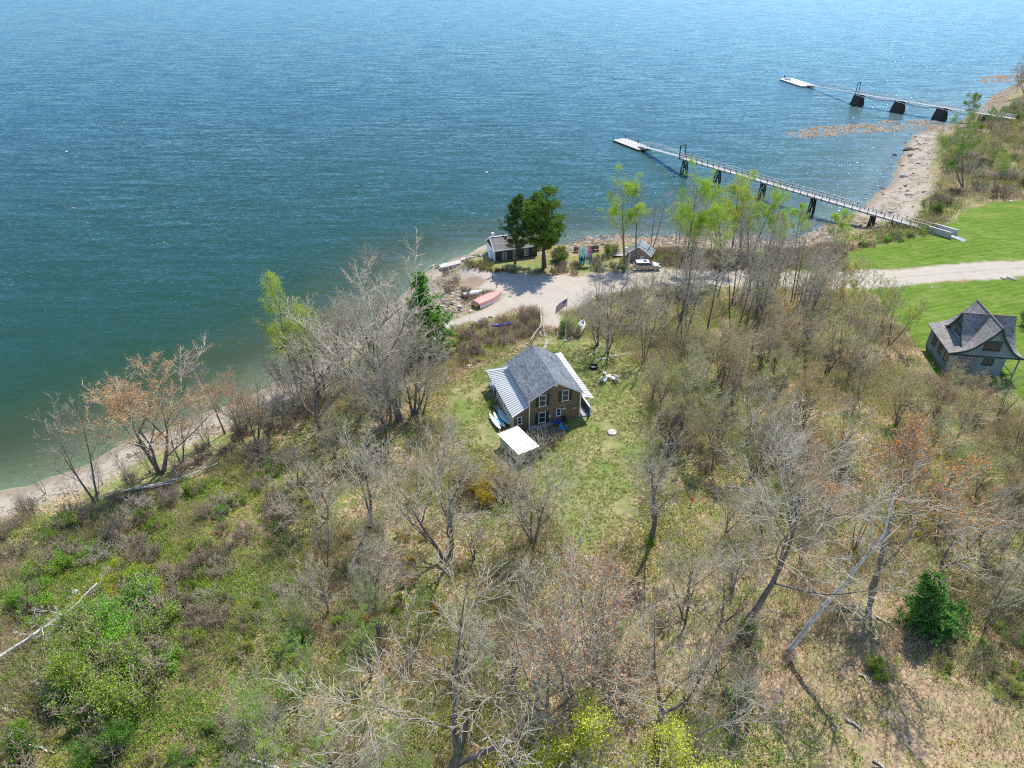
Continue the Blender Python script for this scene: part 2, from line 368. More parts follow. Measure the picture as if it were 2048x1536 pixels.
def ground_mat():
    m, t, p = nt('ground cover')
    tc = N(t, 'ShaderNodeTexCoord'); ob = tc.outputs['Object']
    def att(n):
        a = N(t, 'ShaderNodeAttribute'); a.attribute_name = n; s = N(t, 'ShaderNodeSeparateColor'); t.links.new(a.outputs['Color'], s.inputs[0]); return s.outputs
    z1, z2, z3 = att('zone_a'), att('zone_b'), att('zone_c')
    n_big = noise(t, .22, 5, ob, .6); n_mid = noise(t, 1.1, 5, ob, .65); n_fine = noise(t, 7, 4, ob, .7)
    vo = N(t, 'ShaderNodeTexVoronoi'); vo.inputs['Scale'].default_value = 5.5; t.links.new(ob, vo.inputs['Vector'])
    sp = N(t, 'ShaderNodeSeparateColor'); t.links.new(vo.outputs['Color'], sp.inputs[0])
    vo2 = N(t, 'ShaderNodeTexVoronoi'); vo2.inputs['Scale'].default_value = 2.2; t.links.new(ob, vo2.inputs['Vector'])
    sp2 = N(t, 'ShaderNodeSeparateColor'); t.links.new(vo2.outputs['Color'], sp2.inputs[0])
    # leaf litter
    litter = ramp(t, sp.outputs[0], [(0, (.11, .075, .045)), (.35, (.28, .195, .11)), (.7, (.43, .33, .20)), (1, (.58, .47, .32))])
    litter = mixc(t, ramp(t, n_fine, [(.35, (0, 0, 0)), (.62, (1, 1, 1))]), mixc(t, .45, litter, (.13, .085, .055)), litter)
    green = ramp(t, n_fine, [(.3, (.05, .085, .015)), (.5, (.13, .19, .035)), (.7, (.25, .30, .07))])
    gm = ramp(t, mth(t, 'ADD', mth(t, 'MULTIPLY', n_mid, .6), mth(t, 'MULTIPLY', n_big, .5)), [(.50, (0, 0, 0)), (.62, (1, 1, 1))])
    c = mixc(t, mth(t, 'MULTIPLY', gm, .75), litter, green)
    lushc = mixc(t, ramp(t, n_mid, [(.42, (0, 0, 0)), (.58, (1, 1, 1))]), mixc(t, .5, litter, (.13, .10, .06)), green)
    c = mixc(t, mth(t, 'MULTIPLY', z2[1], .85), c, lushc)
    dryc = mixc(t, ramp(t, n_mid, [(.48, (0, 0, 0)), (.66, (1, 1, 1))]), mixc(t, .5, litter, (.44, .36, .2)), (.2, .24, .06))
    c = mixc(t, mth(t, 'MULTIPLY', z3[0], .8), c, dryc)
    soilc = mixc(t, sp.outputs[1], (.19, .12, .075), (.46, .34, .23))
    c = mixc(t, mth(t, 'MULTIPLY', z2[2], .8), c, mixc(t, mth(t, 'MULTIPLY', gm, .35), soilc, green))
    # yard grass
    yg = mixc(t, ramp(t, n_mid, [(.36, (0, 0, 0)), (.58, (1, 1, 1))]), (.16, .18, .055), (.36, .30, .16))
    yg = mixc(t, ramp(t, n_fine, [(.4, (0, 0, 0)), (.75, (1, 1, 1))]), yg, (.11, .17, .04))
    yg = mixc(t, ramp(t, n_big, [(.45, (0, 0, 0)), (.62, (.7, .7, .7))]), yg, (.13, .20, .04))
    c = mixc(t, z2[0], c, yg)
    # lawn
    mp = N(t, 'ShaderNodeMapping'); mp.inputs['Rotation'].default_value = (0, 0, .35); mp.inputs['Scale'].default_value = (.25, 1.6, 1); t.links.new(ob, mp.inputs[0])
    nl = noise(t, 1.0, 4, mp.outputs[0], .6)
    lw = ramp(t, nl, [(.3, (.058, .13, .009)), (.55, (.092, .17, .014)), (.75, (.145, .205, .028))])
    lw = mixc(t, ramp(t, n_mid, [(.5, (0, 0, 0)), (.75, (.55, .55, .55))]), lw, (.26, .27, .085))
    lw = mixc(t, ramp(t, n_fine, [(.55, (0, 0, 0)), (.8, (.35, .35, .35))]), lw, (.09, .17, .015))
    sv_ = N(t, 'ShaderNodeSeparateXYZ'); t.links.new(ob, sv_.inputs[0]); mw = mth(t, 'SINE', mth(t, 'ADD', mth(t, 'MULTIPLY', mth(t, 'ADD', mth(t, 'MULTIPLY', sv_.outputs[1], .95), mth(t, 'MULTIPLY', sv_.outputs[0], -.3)), 4.6), mth(t, 'MULTIPLY', n_big, 3)))
    lw = mixc(t, ramp(t, mw, [(.2, (0, 0, 0)), (.9, (.30, .30, .30))]), lw, (.19, .235, .05))
    lw = mixc(t, ramp(t, n_big, [(.50, (0, 0, 0)), (.68, (.55, .55, .55))]), lw, (.22, .24, .07))
    c = mixc(t, z1[0], c, lw)
    # gravel road
    nr = noise(t, 26, 4, ob, .8)
    rd = mixc(t, nr, (.30, .265, .22), (.53, .475, .40))
    rd = mixc(t, ramp(t, n_mid, [(.45, (0, 0, 0)), (.7, (.45, .45, .45))]), rd, (.33, .28, .235))
    rut = N(t, 'ShaderNodeAttribute'); rut.attribute_name = 'rut'; rd = mixc(t, mth(t, 'MULTIPLY', rut.outputs['Fac'], mth(t, 'ADD', mth(t, 'MULTIPLY', n_mid, .8), .1)), rd, (.24, .22, .16))
    c = mixc(t, z1[1], c, rd)
    # sand, rockweed, mud
    sd = mixc(t, n_fine, (.26, .215, .165), (.46, .40, .32))
    peb = ramp(t, sp2.outputs[0], [(.78, (0, 0, 0)), (.82, (1, 1, 1))])
    sd = mixc(t, mth(t, 'MULTIPLY', peb, .5), sd, (.16, .14, .13))
    wet = N(t, 'ShaderNodeSeparateXYZ'); g = N(t, 'ShaderNodeNewGeometry'); t.links.new(g.outputs['Position'], wet.inputs[0])
    ws = ramp(t, mth(t, 'ADD', wet.outputs[2], mth(t, 'MULTIPLY', n_mid, .25)), [(.20, (1, 1, 1)), (.42, (0, 0, 0))])
    sd = mixc(t, mth(t, 'MULTIPLY', ws, .55), sd, (.17, .125, .09))
    c = mixc(t, z1[2], c, sd)
    bed = mixc(t, ramp(t, n_mid, [(.54, (0, 0, 0)), (.66, (.7, .7, .7))]), (.30, .27, .17), (.07, .08, .045))
    uw = ramp(t, wet.outputs[2], [(0, (1, 1, 1)), (.05, (0, 0, 0))])
    c = mixc(t, mth(t, 'MULTIPLY', uw, .8), c, bed)
    rkc = ramp(t, mth(t, 'ADD', mth(t, 'MULTIPLY', n_fine, .6), mth(t, 'MULTIPLY', sp2.outputs[1], .4)), [(.25, (.04, .035, .03)), (.45, (.17, .13, .09)), (.62, (.30, .235, .17)), (.8, (.44, .38, .31))])
    c = mixc(t, z3[1], c, rkc)
    c = mixc(t, z3[2], c, (.27, .2, .155))
    t.links.new(c, p.inputs['Base Color']); p.inputs['Roughness'].default_value = .95; p.inputs['Specular IOR Level'].default_value = .1
    b = N(t, 'ShaderNodeBump'); b.inputs['Strength'].default_value = .7; b.inputs['Distance'].default_value = .12
    hb = mth(t, 'ADD', mth(t, 'MULTIPLY', n_fine, .5), n_mid)
    t.links.new(hb, b.inputs['Height']); t.links.new(b.outputs[0], p.inputs['Normal'])
    return m
M['ground'] = ground_mat()
ZA = np.stack([A['lawn'], A['road'], sandw, np.ones_like(GXf)], 1)
ZB = np.stack([A['yard'] * (1 - A['lawn']), A['lush'], A['soil'], np.ones_like(GXf)], 1)
ZC = np.stack([A['dry'], rk, A['mud'], np.ones_like(GXf)], 1)
CL = [ground(*q)[:2] for q in ((2400, 506), (2048, 536), (1900, 546), (1760, 558), (1650, 561), (1450, 558), (1340, 555), (1270, 556), (1180, 572))]
dc = np.abs(sdist(CL, GXf, GYf, False)); RUT = np.exp(-((dc + wob * .25) / .42) ** 2) * .8 + np.exp(-((dc - 1.75 + wob * .2) / .22) ** 2) * .35
for ci, nm in enumerate(('forest_floor', 'lawn', 'gravel_road', 'yard', 'beach', 'seabed')):
    fq = Q[cls == ci]; used, inv = np.unique(fq, return_inverse=True)
    me = raw_mesh(nm, VV[used], inv.reshape(-1, 4), mats=[M['ground']], smooth=True)
    for an, arr in (('zone_a', ZA), ('zone_b', ZB), ('zone_c', ZC)):
        at = me.attributes.new(an, 'FLOAT_COLOR', 'POINT'); at.data.foreach_set('color', arr[used].astype(np.float32).ravel())
    at = me.attributes.new('rut', 'FLOAT', 'POINT'); at.data.foreach_set('value', RUT[used].astype(np.float32))
    o = bpy.data.objects.new(nm, me); COL.objects.link(o); tag(o, kind='structure')

# ------------------------------------------------------------------ water
def water_mat():
    m, t, p = nt('bay water'); t.nodes.remove(p)
    tc = N(t, 'ShaderNodeTexCoord')
    def wave(rot, sx, sy, scale, detail, rough=.5, dist=0.0):
        """two independent slope components of a train of waves whose crests run along rot"""
        mp = N(t, 'ShaderNodeMapping'); mp.inputs['Rotation'].default_value = (0, 0, rot); mp.inputs['Scale'].default_value = (sx, sy, 1)
        t.links.new(tc.outputs['Object'], mp.inputs[0])
        n = t.nodes.new('ShaderNodeTexNoise'); n.inputs['Scale'].default_value = scale; n.inputs['Detail'].default_value = detail
        n.inputs['Roughness'].default_value = rough; n.inputs['Distortion'].default_value = dist; t.links.new(mp.outputs[0], n.inputs[0])
        sp = N(t, 'ShaderNodeSeparateColor'); t.links.new(n.outputs['Color'], sp.inputs[0])
        return mth(t, 'SUBTRACT', sp.outputs[0], .5), mth(t, 'SUBTRACT', sp.outputs[1], .5)
    r0 = math.radians(32)
    W = [(wave(r0, .16, 1, .45, 3, .5, .4), WAVE[0]), (wave(r0 - .3, .35, 1, 1.3, 2, .5, .2), WAVE[1]), (wave(r0 + .35, .6, 1, 2.6, 2, .6), WAVE[2])]
    gust = ramp(t, noise(t, .016, 5, tc.outputs['Object'], .6), [(.35, (.6, .6, .6)), (.65, (1.25, 1.25, 1.25))])
    S = T = None
    for i_, ((a_, b_), k) in enumerate(W):
        if i_ == 2:      # mostly flat, here and there steep: the facets that flash in the sun
            a_ = mth(t, 'MULTIPLY', a_, mth(t, 'MULTIPLY', a_, a_)); b_ = mth(t, 'MULTIPLY', b_, mth(t, 'MULTIPLY', b_, b_))
        a_ = mth(t, 'MULTIPLY', a_, k); b_ = mth(t, 'MULTIPLY', b_, k * .55)
        S = a_ if S is None else mth(t, 'ADD', S, a_); T = b_ if T is None else mth(t, 'ADD', T, b_)
    S = mth(t, 'MULTIPLY', S, gust); T = mth(t, 'MULTIPLY', T, gust)
    wxd, wyd = math.sin(r0), math.cos(r0)
    nx_ = mth(t, 'SUBTRACT', mth(t, 'MULTIPLY', S, wxd), mth(t, 'MULTIPLY', T, wyd)); ny_ = mth(t, 'ADD', mth(t, 'MULTIPLY', S, wyd), mth(t, 'MULTIPLY', T, wxd))
    cb = N(t, 'ShaderNodeCombineXYZ'); t.links.new(nx_, cb.inputs[0]); t.links.new(ny_, cb.inputs[1]); cb.inputs[2].default_value = 1
    nv = N(t, 'ShaderNodeVectorMath', operation='NORMALIZE'); t.links.new(cb.outputs[0], nv.inputs[0]); nrm = nv.outputs[0]
    a = N(t, 'ShaderNodeAttribute'); a.attribute_name = 'depth'
    body = N(t, 'ShaderNodeBsdfDiffuse')
    dcol = ramp(t, mth(t, 'DIVIDE', a.outputs['Fac'], 8.0), [(0, (.085, .105, .035)), (.2, (.046, .070, .024)), (.5, (.019, .052, .021)), (1, (.015, .052, .030))])
    t.links.new(dcol, body.inputs[0])
    tr = N(t, 'ShaderNodeBsdfTransparent'); tr.inputs[0].default_value = (.70, .86, .82, 1)
    op = mth(t, 'SUBTRACT', 1.0, mth(t, 'POWER', 2.718, mth(t, 'MULTIPLY', a.outputs['Fac'], -.8)))
    m1 = N(t, 'ShaderNodeMixShader'); t.links.new(op, m1.inputs[0]); t.links.new(tr.outputs[0], m1.inputs[1]); t.links.new(body.outputs[0], m1.inputs[2])
    gl = N(t, 'ShaderNodeBsdfGlossy'); gl.inputs['Roughness'].default_value = .10; gl.inputs['Color'].default_value = WCOL; t.links.new(nrm, gl.inputs['Normal'])
    fr = N(t, 'ShaderNodeFresnel'); fr.inputs[0].default_value = 1.333; t.links.new(nrm, fr.inputs['Normal'])
    g2_ = N(t, 'ShaderNodeBsdfGlossy'); g2_.inputs['Roughness'].default_value = .42; g2_.inputs['Color'].default_value = (.25, .42, .58, 1); t.links.new(nrm, g2_.inputs['Normal'])
    gm_ = N(t, 'ShaderNodeMixShader'); gm_.inputs[0].default_value = .35; t.links.new(gl.outputs[0], gm_.inputs[1]); t.links.new(g2_.outputs[0], gm_.inputs[2])
    m2 = N(t, 'ShaderNodeMixShader'); t.links.new(fr.outputs[0], m2.inputs[0]); t.links.new(m1.outputs[0], m2.inputs[1]); t.links.new(gm_.outputs[0], m2.inputs[2])
    t.links.new(m2.outputs[0], t.nodes['Material Output'].inputs[0])
    return m
WCOL = (.25, .44, .64, 1)
WAVE = (.40, .46, 36.0)
M['water'] = water_mat()
wx = np.concatenate([-6000 + np.linspace(0, 5600, 15), np.arange(-380, -80, 12), np.arange(-80, 160, 1.2), np.arange(160, 400, 4), np.linspace(420, 6000, 15)])
wy = np.concatenate([[-200, -60], np.arange(20, 200, 1.2), np.arange(200, 420, 3), np.linspace(440, 1200, 14), np.linspace(1400, 8000, 12)])
WX, WY = np.meshgrid(wx, wy); wd = np.maximum(-hgt(WX.ravel(), WY.ravel()), 0)
wI = np.arange(WX.size).reshape(WX.shape)
WQ = np.stack([wI[:-1, :-1], wI[:-1, 1:], wI[1:, 1:], wI[1:, :-1]], -1).reshape(-1, 4)
wh = hgt(WX.ravel(), WY.ravel()); WQ = WQ[(wh[WQ].min(1) < .4)]
used, inv = np.unique(WQ, return_inverse=True)
me = raw_mesh('water', np.stack([WX.ravel(), WY.ravel(), np.zeros(WX.size)], 1)[used], inv.reshape(-1, 4), mats=[M['water']])
at = me.attributes.new('depth', 'FLOAT', 'POINT'); at.data.foreach_set('value', wd[used].astype(np.float32))
o = bpy.data.objects.new('water', me); COL.objects.link(o); tag(o, kind='structure')
# ------------------------------------------------------------------ building and object materials
M['asphalt_shingle'] = shingles('grey asphalt shingles', (.045, .055, .068), (.19, .215, .24), .42, .19, (.03, .036, .045))
M['cedar_wall'] = shingles('weathered cedar shingles', (.12, .085, .05), (.28, .21, .12), .14, .13, (.05, .035, .02), contrast=1.2)
M['old_shingle'] = shingles('silvered wooden roof shingles', (.075, .07, .07), (.33, .31, .295), .16, .17, (.045, .042, .045))
M['dark_wall'] = shingles('dark brown shingles', (.045, .032, .026), (.10, .075, .06), .15, .14)
M['metal_roof'] = plain('pale standing seam metal', (.62, .62, .61), .42, .08, 1.2, .0, .5)
M['white_roof'] = plain('white painted metal roof', (.80, .80, .79), .45, .05, 2, 0, .5)
M['grey_metal'] = plain('grey corrugated metal roof', (.52, .57, .60), .5, .2, 2.5, 0, .4)
M['seam'] = plain('dark seam metal', (.28, .28, .29), .5, .1)  # ribs a darker grey than the roof sheets
M['white'] = plain('white paint', (.78, .78, .75), .5, .08, 3)
M['cream'] = plain('cream siding', (.46, .46, .38), .7, .12, 2)
M['shutter'] = plain('dark green shutter paint', (.022, .045, .035), .5, .2)
M['blue_shutter'] = plain('dark blue paint', (.03, .07, .16), .5, .2)
M['glass'] = plain('dark window glass', (.03, .04, .055), .06, .2, 1, 0, .8)
M['frost'] = plain('curtain behind glass', (.30, .33, .34), .2, .2, 4, 0, .6)
M['blue_wall'] = shingles('pale blue grey shingles', (.15, .20, .215), (.23, .29, .305), .16, .14, (.09, .12, .13))
M['green_trim'] = plain('dark green trim', (.018, .055, .045), .45, .2)
M['deck'] = planks('weathered deck boards', (.44, .42, .40), .14)
M['deck_blue'] = planks('grey blue deck boards', (.30, .33, .37), .14)
M['wood'] = planks('brown boards', (.22, .17, .12), .14, axis=0)
M['rail'] = plain('weathered rail wood', (.48, .45, .41), .8, .2, 4)
M['rail_dark'] = plain('dark post wood', (.16, .13, .11), .85, .3, 4)
M['pile'] = plain('dark wet timber', (.045, .04, .032), .8, .4, 3)
M['alu'] = plain('aluminium', (.60, .62, .64), .4, .08, 3, .3, .5)
M['stone'] = plain('pale granite', (.50, .46, .42), .9, .35, 2.5, 0, .2, .6, 6)
M['stone_dark'] = plain('dark wet stone', (.10, .09, .085), .8, .4, 3, 0, .3, .6, 6)
M['stone_pink'] = plain('pinkish fieldstone', (.46, .33, .27), .9, .35, 2.5, 0, .2, .6, 6)
M['black'] = plain('black plastic', (.015, .015, .017), .5, .2)
M['rubber'] = plain('tyre rubber', (.02, .02, .02), .8, .2)
M['red_paint'] = plain('faded red bottom paint', (.60, .27, .24), .6, .18, 2)
M['hull_white'] = plain('white hull paint', (.74, .75, .74), .35, .07, 2, 0, .5)
M['tan_paint'] = plain('champagne car paint', (.38, .34, .27), .3, .05, 1, .35, .6)
M['silver_top'] = plain('pale car roof paint', (.72, .71, .67), .3, .05, 1, .1, .6)
for k_, c_ in dict(pink=(.80, .20, .38), mint=(.35, .78, .55), green=(.03, .36, .12), blue=(.02, .28, .55), teal=(.10, .35, .28), yellow=(.70, .45, .03), royal=(.05, .09, .38), red=(.5, .02, .02), orange=(.75, .25, .04), paleblue=(.50, .64, .66), terracotta=(.42, .17, .10)).items():
    M[k_] = plain(k_ + ' plastic', c_, .4, .06, 2, 0, .5)
M['tail_red'] = plain('red tail lamp', (.45, .01, .015), .25, .1, 2, 0, .6)

def window(root, x0, x1, z0, z1, y, out=-1, fr='white', cols=2, rows=2, sh=None, name='window', axis='x', t=.07, pane='glass'):
    """sash window in the wall plane y (axis x) or x (axis y); out = which side is outside"""
    def bx(m, a, b, c, d, e0, e1):
        lo, hi = sorted((y + out * e0, y + out * e1))
        return m.box(a, b, lo, hi, c, d) if axis == 'x' else m.box(lo, hi, a, b, c, d)
    m = MB(); bx(m, x0, x1, z1 - t, z1, 0.003, .06); bx(m, x0 - .04, x1 + .04, z0 - .02, z0 + t, .003, .09); bx(m, x0, x0 + t, z0 + t, z1 - t, .003, .055); bx(m, x1 - t, x1, z0 + t, z1 - t, .003, .055)
    for i in range(1, cols): xx = x0 + (x1 - x0) * i / cols; bx(m, xx - .018, xx + .018, z0 + t, z1 - t, .012, .045)
    for i in range(1, rows): zz = z0 + (z1 - z0) * i / rows; bx(m, x0 + t, x1 - t, zz - .02, zz + .02, .012, .040)
    f = m.build(name, fr, root); p = MB(); bx(p, x0 + t * .6, x1 - t * .6, z0 + t * .6, z1 - t * .6, .003, .02); p.build('pane', pane, f)
    if sh:
        for a, b in ((x0 - .40, x0 - .03), (x1 + .03, x1 + .40)): s_ = MB(); bx(s_, a, b, z0, z1, .004, .045); s_.build('shutter', sh, root)
    return f

# ------------------------------------------------------------------ shingled cottage in the middle
h = thing('shingle_house', 'brown shingled two storey cottage with grey gable roof in the middle clearing', 'house', (3.86, 71.57, 5.0), .30)
W2, L2, HE, HR = 3.24, 4.455, 3.63, 5.61; sl_ = (HR - HE) / W2
pent = lambda y, zb=-1.4: [(-W2, y, zb), (W2, y, zb), (W2, y, HE - .02), (0, y, HR - .02), (-W2, y, HE - .02)]
MB().loft([pent(-L2), pent(L2)]).build('wall', 'cedar_wall', h)
oe, og = .28, .2
rf = MB()
rf.slab([(0, -L2 - og, HR + .10), (W2 + oe, -L2 - og, HE - sl_ * oe + .10), (W2 + oe, L2 + og, HE - sl_ * oe + .10), (0, L2 + og, HR + .10)], .12)
rf.slab([(0, L2 + og, HR + .102), (-W2 - oe, L2 + og, HE - sl_ * oe + .10), (-W2 - oe, -L2 - og, HE - sl_ * oe + .10), (0, -L2 - og, HR + .102)], .12)
roof = rf.build('roof', 'asphalt_shingle', h)
for s in (-1, 1):
    m = MB(); m.beam((0, s * (L2 + og + .015), HR - .03), (W2 + oe, s * (L2 + og + .015), HE - sl_ * oe - .03), .03, .16); m.beam((0, s * (L2 + og + .017), HR - .03), (-W2 - oe, s * (L2 + og + .017), HE - sl_ * oe - .03), .03, .16); m.build('bargeboard', 'white', roof)
MB().tube([(1.9, 2.4, HR - 1.9 * sl_), (1.9, 2.4, HR - 1.9 * sl_ + .35)], .06, 8).build('vent_pipe', 'black', roof)
for sx in (-1, 1): MB().box(sx * W2 - .07 + sx * .01, sx * W2 + .07 + sx * .01, -L2 - .03, -L2 + .12, -1.4, HE - .05).build('corner_board', 'white', h)
window(h, -2.08, -1.18, 2.45, 4.03, -L2, sh='shutter', cols=1); window(h, .80, 1.70, 2.68, 4.18, -L2, sh='shutter', cols=1); window(h, -2.08, -1.18, .03, 1.58, -L2, sh='shutter', cols=1); window(h, .17, .78, .62, 1.68, -L2, cols=1)
MB().box(-.15, .25, -L2 - .05, -L2 - .003, 4.95, 5.3).build('gable_vent', 'white', h); MB().box(-.80, -.55, -L2 - .14, -L2 - .003, .6, 1.0).tube([(-.68, -L2 - .05, 1.0), (-.68, -L2 - .05, 1.75), (-.3, -L2 - .05, 1.98), (2.9, -L2 - .05, 2.35)], .025, 6).build('meter_box', 'cream', h)
MB().box(.98, 1.32, -L2 - .12, -L2 - .003, 1.5, 1.62).build('wall_lamp', 'white', h); MB().box(2.35, 2.5, -L2 - .1, -L2 - .003, 1.3, 1.4).box(2.6, 2.7, -L2 - .1, -L2 - .003, 1.33, 1.42).build('tap_box', 'white', h)
MB().box(-W2 - .02, W2 + .02, -L2 - .02, -L2 + .02, -1.4, -.22).build('foundation', 'stone', h)
# metal skirt roofs: left wing, rear veranda, right porch
def seams(m, a, b, c, d, step=.42):
    """seam ribs across a roof quad a-b (eave) to d-c (top)"""
    a, b, c, d = map(Vector, (a, b, c, d)); n = int((b - a).length / step)
    nrm = (b - a).cross(d - a).normalized(); nrm = nrm if nrm.z > 0 else -nrm
    for i in range(1, n): t = i / n; m.beam(a.lerp(b, t) + nrm * .02, d.lerp(c, t) + nrm * .02, .035, .05, nrm)
def metal_quad(root, a, b, c, d, name, mat='metal_roof', tri=False):
    m = MB(); P = [a, b, c, d] if not tri else [a, b, c]
    n = (Vector(P[1]) - Vector(P[0])).cross(Vector(P[2]) - Vector(P[0])); m.slab(P if n.z > 0 else P[::-1], .06); o = m.build(name, mat, root)
    s = MB()
    if tri:
        a_, b_, c_ = map(Vector, P); nn = int((b_ - a_).length / .42); nrm = n.normalized() if n.z > 0 else -n.normalized(); up = None
        ax = (b_ - a_).normalized(); tc = (c_ - a_).dot(ax); foot = a_ + ax * tc; LL = (b_ - a_).length
        for i in range(1, nn): x = LL * i / nn; k = x / tc if x < tc else (LL - x) / (LL - tc); p = a_ + ax * x; s.beam(p + nrm * .02, p + (c_ - foot) * max(.02, k) + nrm * .02, .035, .05, nrm)
    else: seams(s, a, b, c, d)
    s.build('seam', 'seam', o); return o
ye = 6.55
metal_quad(h, (-5.62, ye, 1.67), (-5.40, -L2 - .15, 1.67), (-W2 - .01, -L2 - .15, 2.95), (-W2 - .01, 4.46, 2.95), 'wing_roof')
metal_quad(h, (4.85, ye, 2.62), (-5.62, ye, 1.672), (-W2 - .01, L2 + .02, 2.95), (3.4, L2 + .02, 3.16), 'veranda_roof')
metal_quad(h, (4.80, -4.95, 2.65), (4.85, ye, 2.622), (3.4, L2 + .02, 3.17), (W2 + .01, -4.95, 3.22), 'porch_roof')
m = MB(); m.box(-5.12, -W2 - .003, -L2 - .02, -L2 + .1, -1.4, 1.70); m.add([(-5.12, -L2 - .02, 1.70), (-W2 - .003, -L2 - .02, 1.70), (-W2 - .003, -L2 - .02, 2.85)], [(0, 1, 2)]); m.build('wing_front_wall', 'cedar_wall', h)
MB().box(-5.20, -5.08, -L2 + .1, 3.2, -1.4, 1.68).box(-5.12, -W2, 3.15, 3.25, -1.4, 1.8).build('wing_side_wall', 'cream', h)
window(h, -4.76, -4.2, .45, 1.5, -L2 - .02, cols=1, rows=2)
for a, b in ((-3.4, -2.5), (-1.3, -.4), (.8, 1.7)): window(h, a, b, .55, 1.35, -5.20, axis='y', cols=2, rows=1)
for v in (3.9, 5.2, 6.2): MB().box(-5.35, -5.25, v, v + .1, -1.4, 1.68).box(-5.35, -5.2, v - .2, v + .3, 1.5, 1.58).build('post', 'white', h)
MB().box(-5.3, 4.7, L2, 6.3, -.35, -.2).build('veranda_floor', 'deck_blue', h)
# right hand porch: floor, boarded rail, posts, step rail
MB().box(W2 + .02, 4.70, -L2 - .15, L2, -.12, .0).build('porch_floor', 'deck_blue', h)
MB().box(4.62, 4.70, -L2 - .1, ye - .4, .0, .92).build('porch_balustrade', 'wood', h); MB().box(4.56, 4.76, -L2 - .2, ye - .3, .925, .99).build('handrail', 'white', h)
MB().beam((3.62, -2.6, .98), (3.78, -4.7, .55), .12, .06).beam((3.62, -2.6, .98), (3.6, 2.5, .98), .12, .06).box(3.58, 3.66, -2.5, 2.4, .0, .9).build('step_rail', 'white', h)
for v in (-L2 - .05, -1.0, 2.6, 6.0): MB().box(4.60, 4.72, v - .06, v + .06, -1.0, 2.58).build('post', 'white', h)
MB().box(W2 + .1, 4.6, -L2 - .1, -L2, -.95, -.13).build('porch_skirt', 'pile', h)
# ------------------------------------------------------------------ white roofed shed and things round the cottage
c1, c2, c3, c4 = [Vector(unp(*q, 5.8)) for q in ((1001, 866.6), (1041, 851), (1073.3, 894), (1031.3, 911.5))]
ce = (c1 + c2 + c3 + c4) / 4; sh_rz = math.atan2(c2.y - c1.y, c2.x - c1.x); sw, sd_ = ((c2 - c1).length + (c3 - c4).length) / 4, ((c4 - c1).length + (c3 - c2).length) / 4
sh = thing('garden_shed', 'small shed with a flat white metal roof below the shingled cottage', 'shed', (ce.x, ce.y, 3.55), sh_rz)
MB().slab([(-sw, -sd_, 2.22), (sw, -sd_, 2.22), (sw, sd_, 2.32), (-sw, sd_, 2.32)], .07).build('roof', 'white_roof', sh)
m = MB()
for i in range(1, 8): m.beam((-sw + 2 * sw * i / 8, -sd_, 2.235), (-sw + 2 * sw * i / 8, sd_, 2.335), .03, .03)
m.build('roof_seam', 'seam', sh)
MB().box(-sw + .2, sw - .2, -sd_ + .2, sd_ - .2, -.4, 2.14).build('wall', 'cream', sh); MB().box(-.45, .45, -sd_ + .14, -sd_ + .197, 0, 1.9).build('door', 'wood', sh); MB().beam((-sw, sd_ + .05, 2.30), (sw, sd_ + .05, 2.30), .06, .14).build('fascia', 'wood', sh)
def board_shape(m, L, w, t, n=12, rocker=.12):
    secs = []
    for i in range(n + 1):
        u = i / n; ww = w * .5 * max(.04, (math.sin(PI * min(1, max(0, u))) ** .55)); z = rocker * (2 * u - 1) ** 4
        secs.append([(L * (u - .5), -ww, z), (L * (u - .5), -ww * .8, z + t), (L * (u - .5), ww * .8, z + t), (L * (u - .5), ww, z)])
    return m.loft(secs)
def lying(name, label, cat, p, q, w, t, mat, z=.25, extra=None, tilt=0, group=None):
    p = Vector(p); q = Vector(q); c = (p + q) / 2; o = thing(name, label, cat, (c.x, c.y, c.z + z), math.atan2(q.y - p.y, q.x - p.x), group); o.rotation_euler[0] = tilt
    board_shape(MB(), (q.xy - p.xy).length, w, t).build('board', mat, o, smooth=False); L_ = (q.xy - p.xy).length
    MB().box(-L_ * .12, L_ * .22, -w * .3, w * .3, t + .004, t + .012).build('deck_pad', extra or 'white', o); MB().box(-L_ * .38, -L_ * .32, -.02, .02, -.14, .0).build('fin', 'black', o); return o
lying('paddle_board', 'largest pale blue paddle board against the cottage wing', 'paddle board', (-1.73, 69.9, 4.3), (-.21, 66.8, 4.3), .80, .14, 'paleblue', .35, 'paleblue', -.15)
lying('paddle_board', 'middle blue paddle board of the three beside the wing', 'paddle board', (-2.30, 69.4, 4.3), (-.85, 66.4, 4.3), .7, .13, 'paleblue', .25, 'blue', -.1)
lying('paddle_board', 'outermost white paddle board of the three beside the wing', 'paddle board', (-2.8, 69.2, 4.3), (-1.35, 66.0, 4.3), .6, .13, 'hull_white', .2, 'hull_white')
ld = thing('ladder', 'aluminium ladder lying in the shade of the cottage wing', 'ladder', (-1.85, 70.5, 4.55), -1.1); ml = MB().beam((-1.1, -.2, 0), (1.1, -.2, .1), .06).beam((-1.1, .2, 0), (1.1, .2, .1), .06); ml.build('rail', 'alu', ld); ml = MB(); [ml.beam((-1 + i * .3, -.2, .01 + i * .012), (-1 + i * .3, .2, .01 + i * .012), .04) for i in range(7)]; ml.build('rung', 'alu', ld)
g = ground(1128, 848); gr = thing('grill', 'round black kettle grill against the gable wall', 'grill', (g.x, g.y, g.z - .05)); se = [[(math.cos(a) * r_, math.sin(a) * r_, z_) for a in [k * PI / 7 for k in range(14)]] for r_, z_ in ((.02, .55), (.25, .6), (.36, .8), (.34, .98), (.2, 1.1), (.02, 1.13))]
MB().loft(se).build('bowl', 'black', gr, smooth=True)
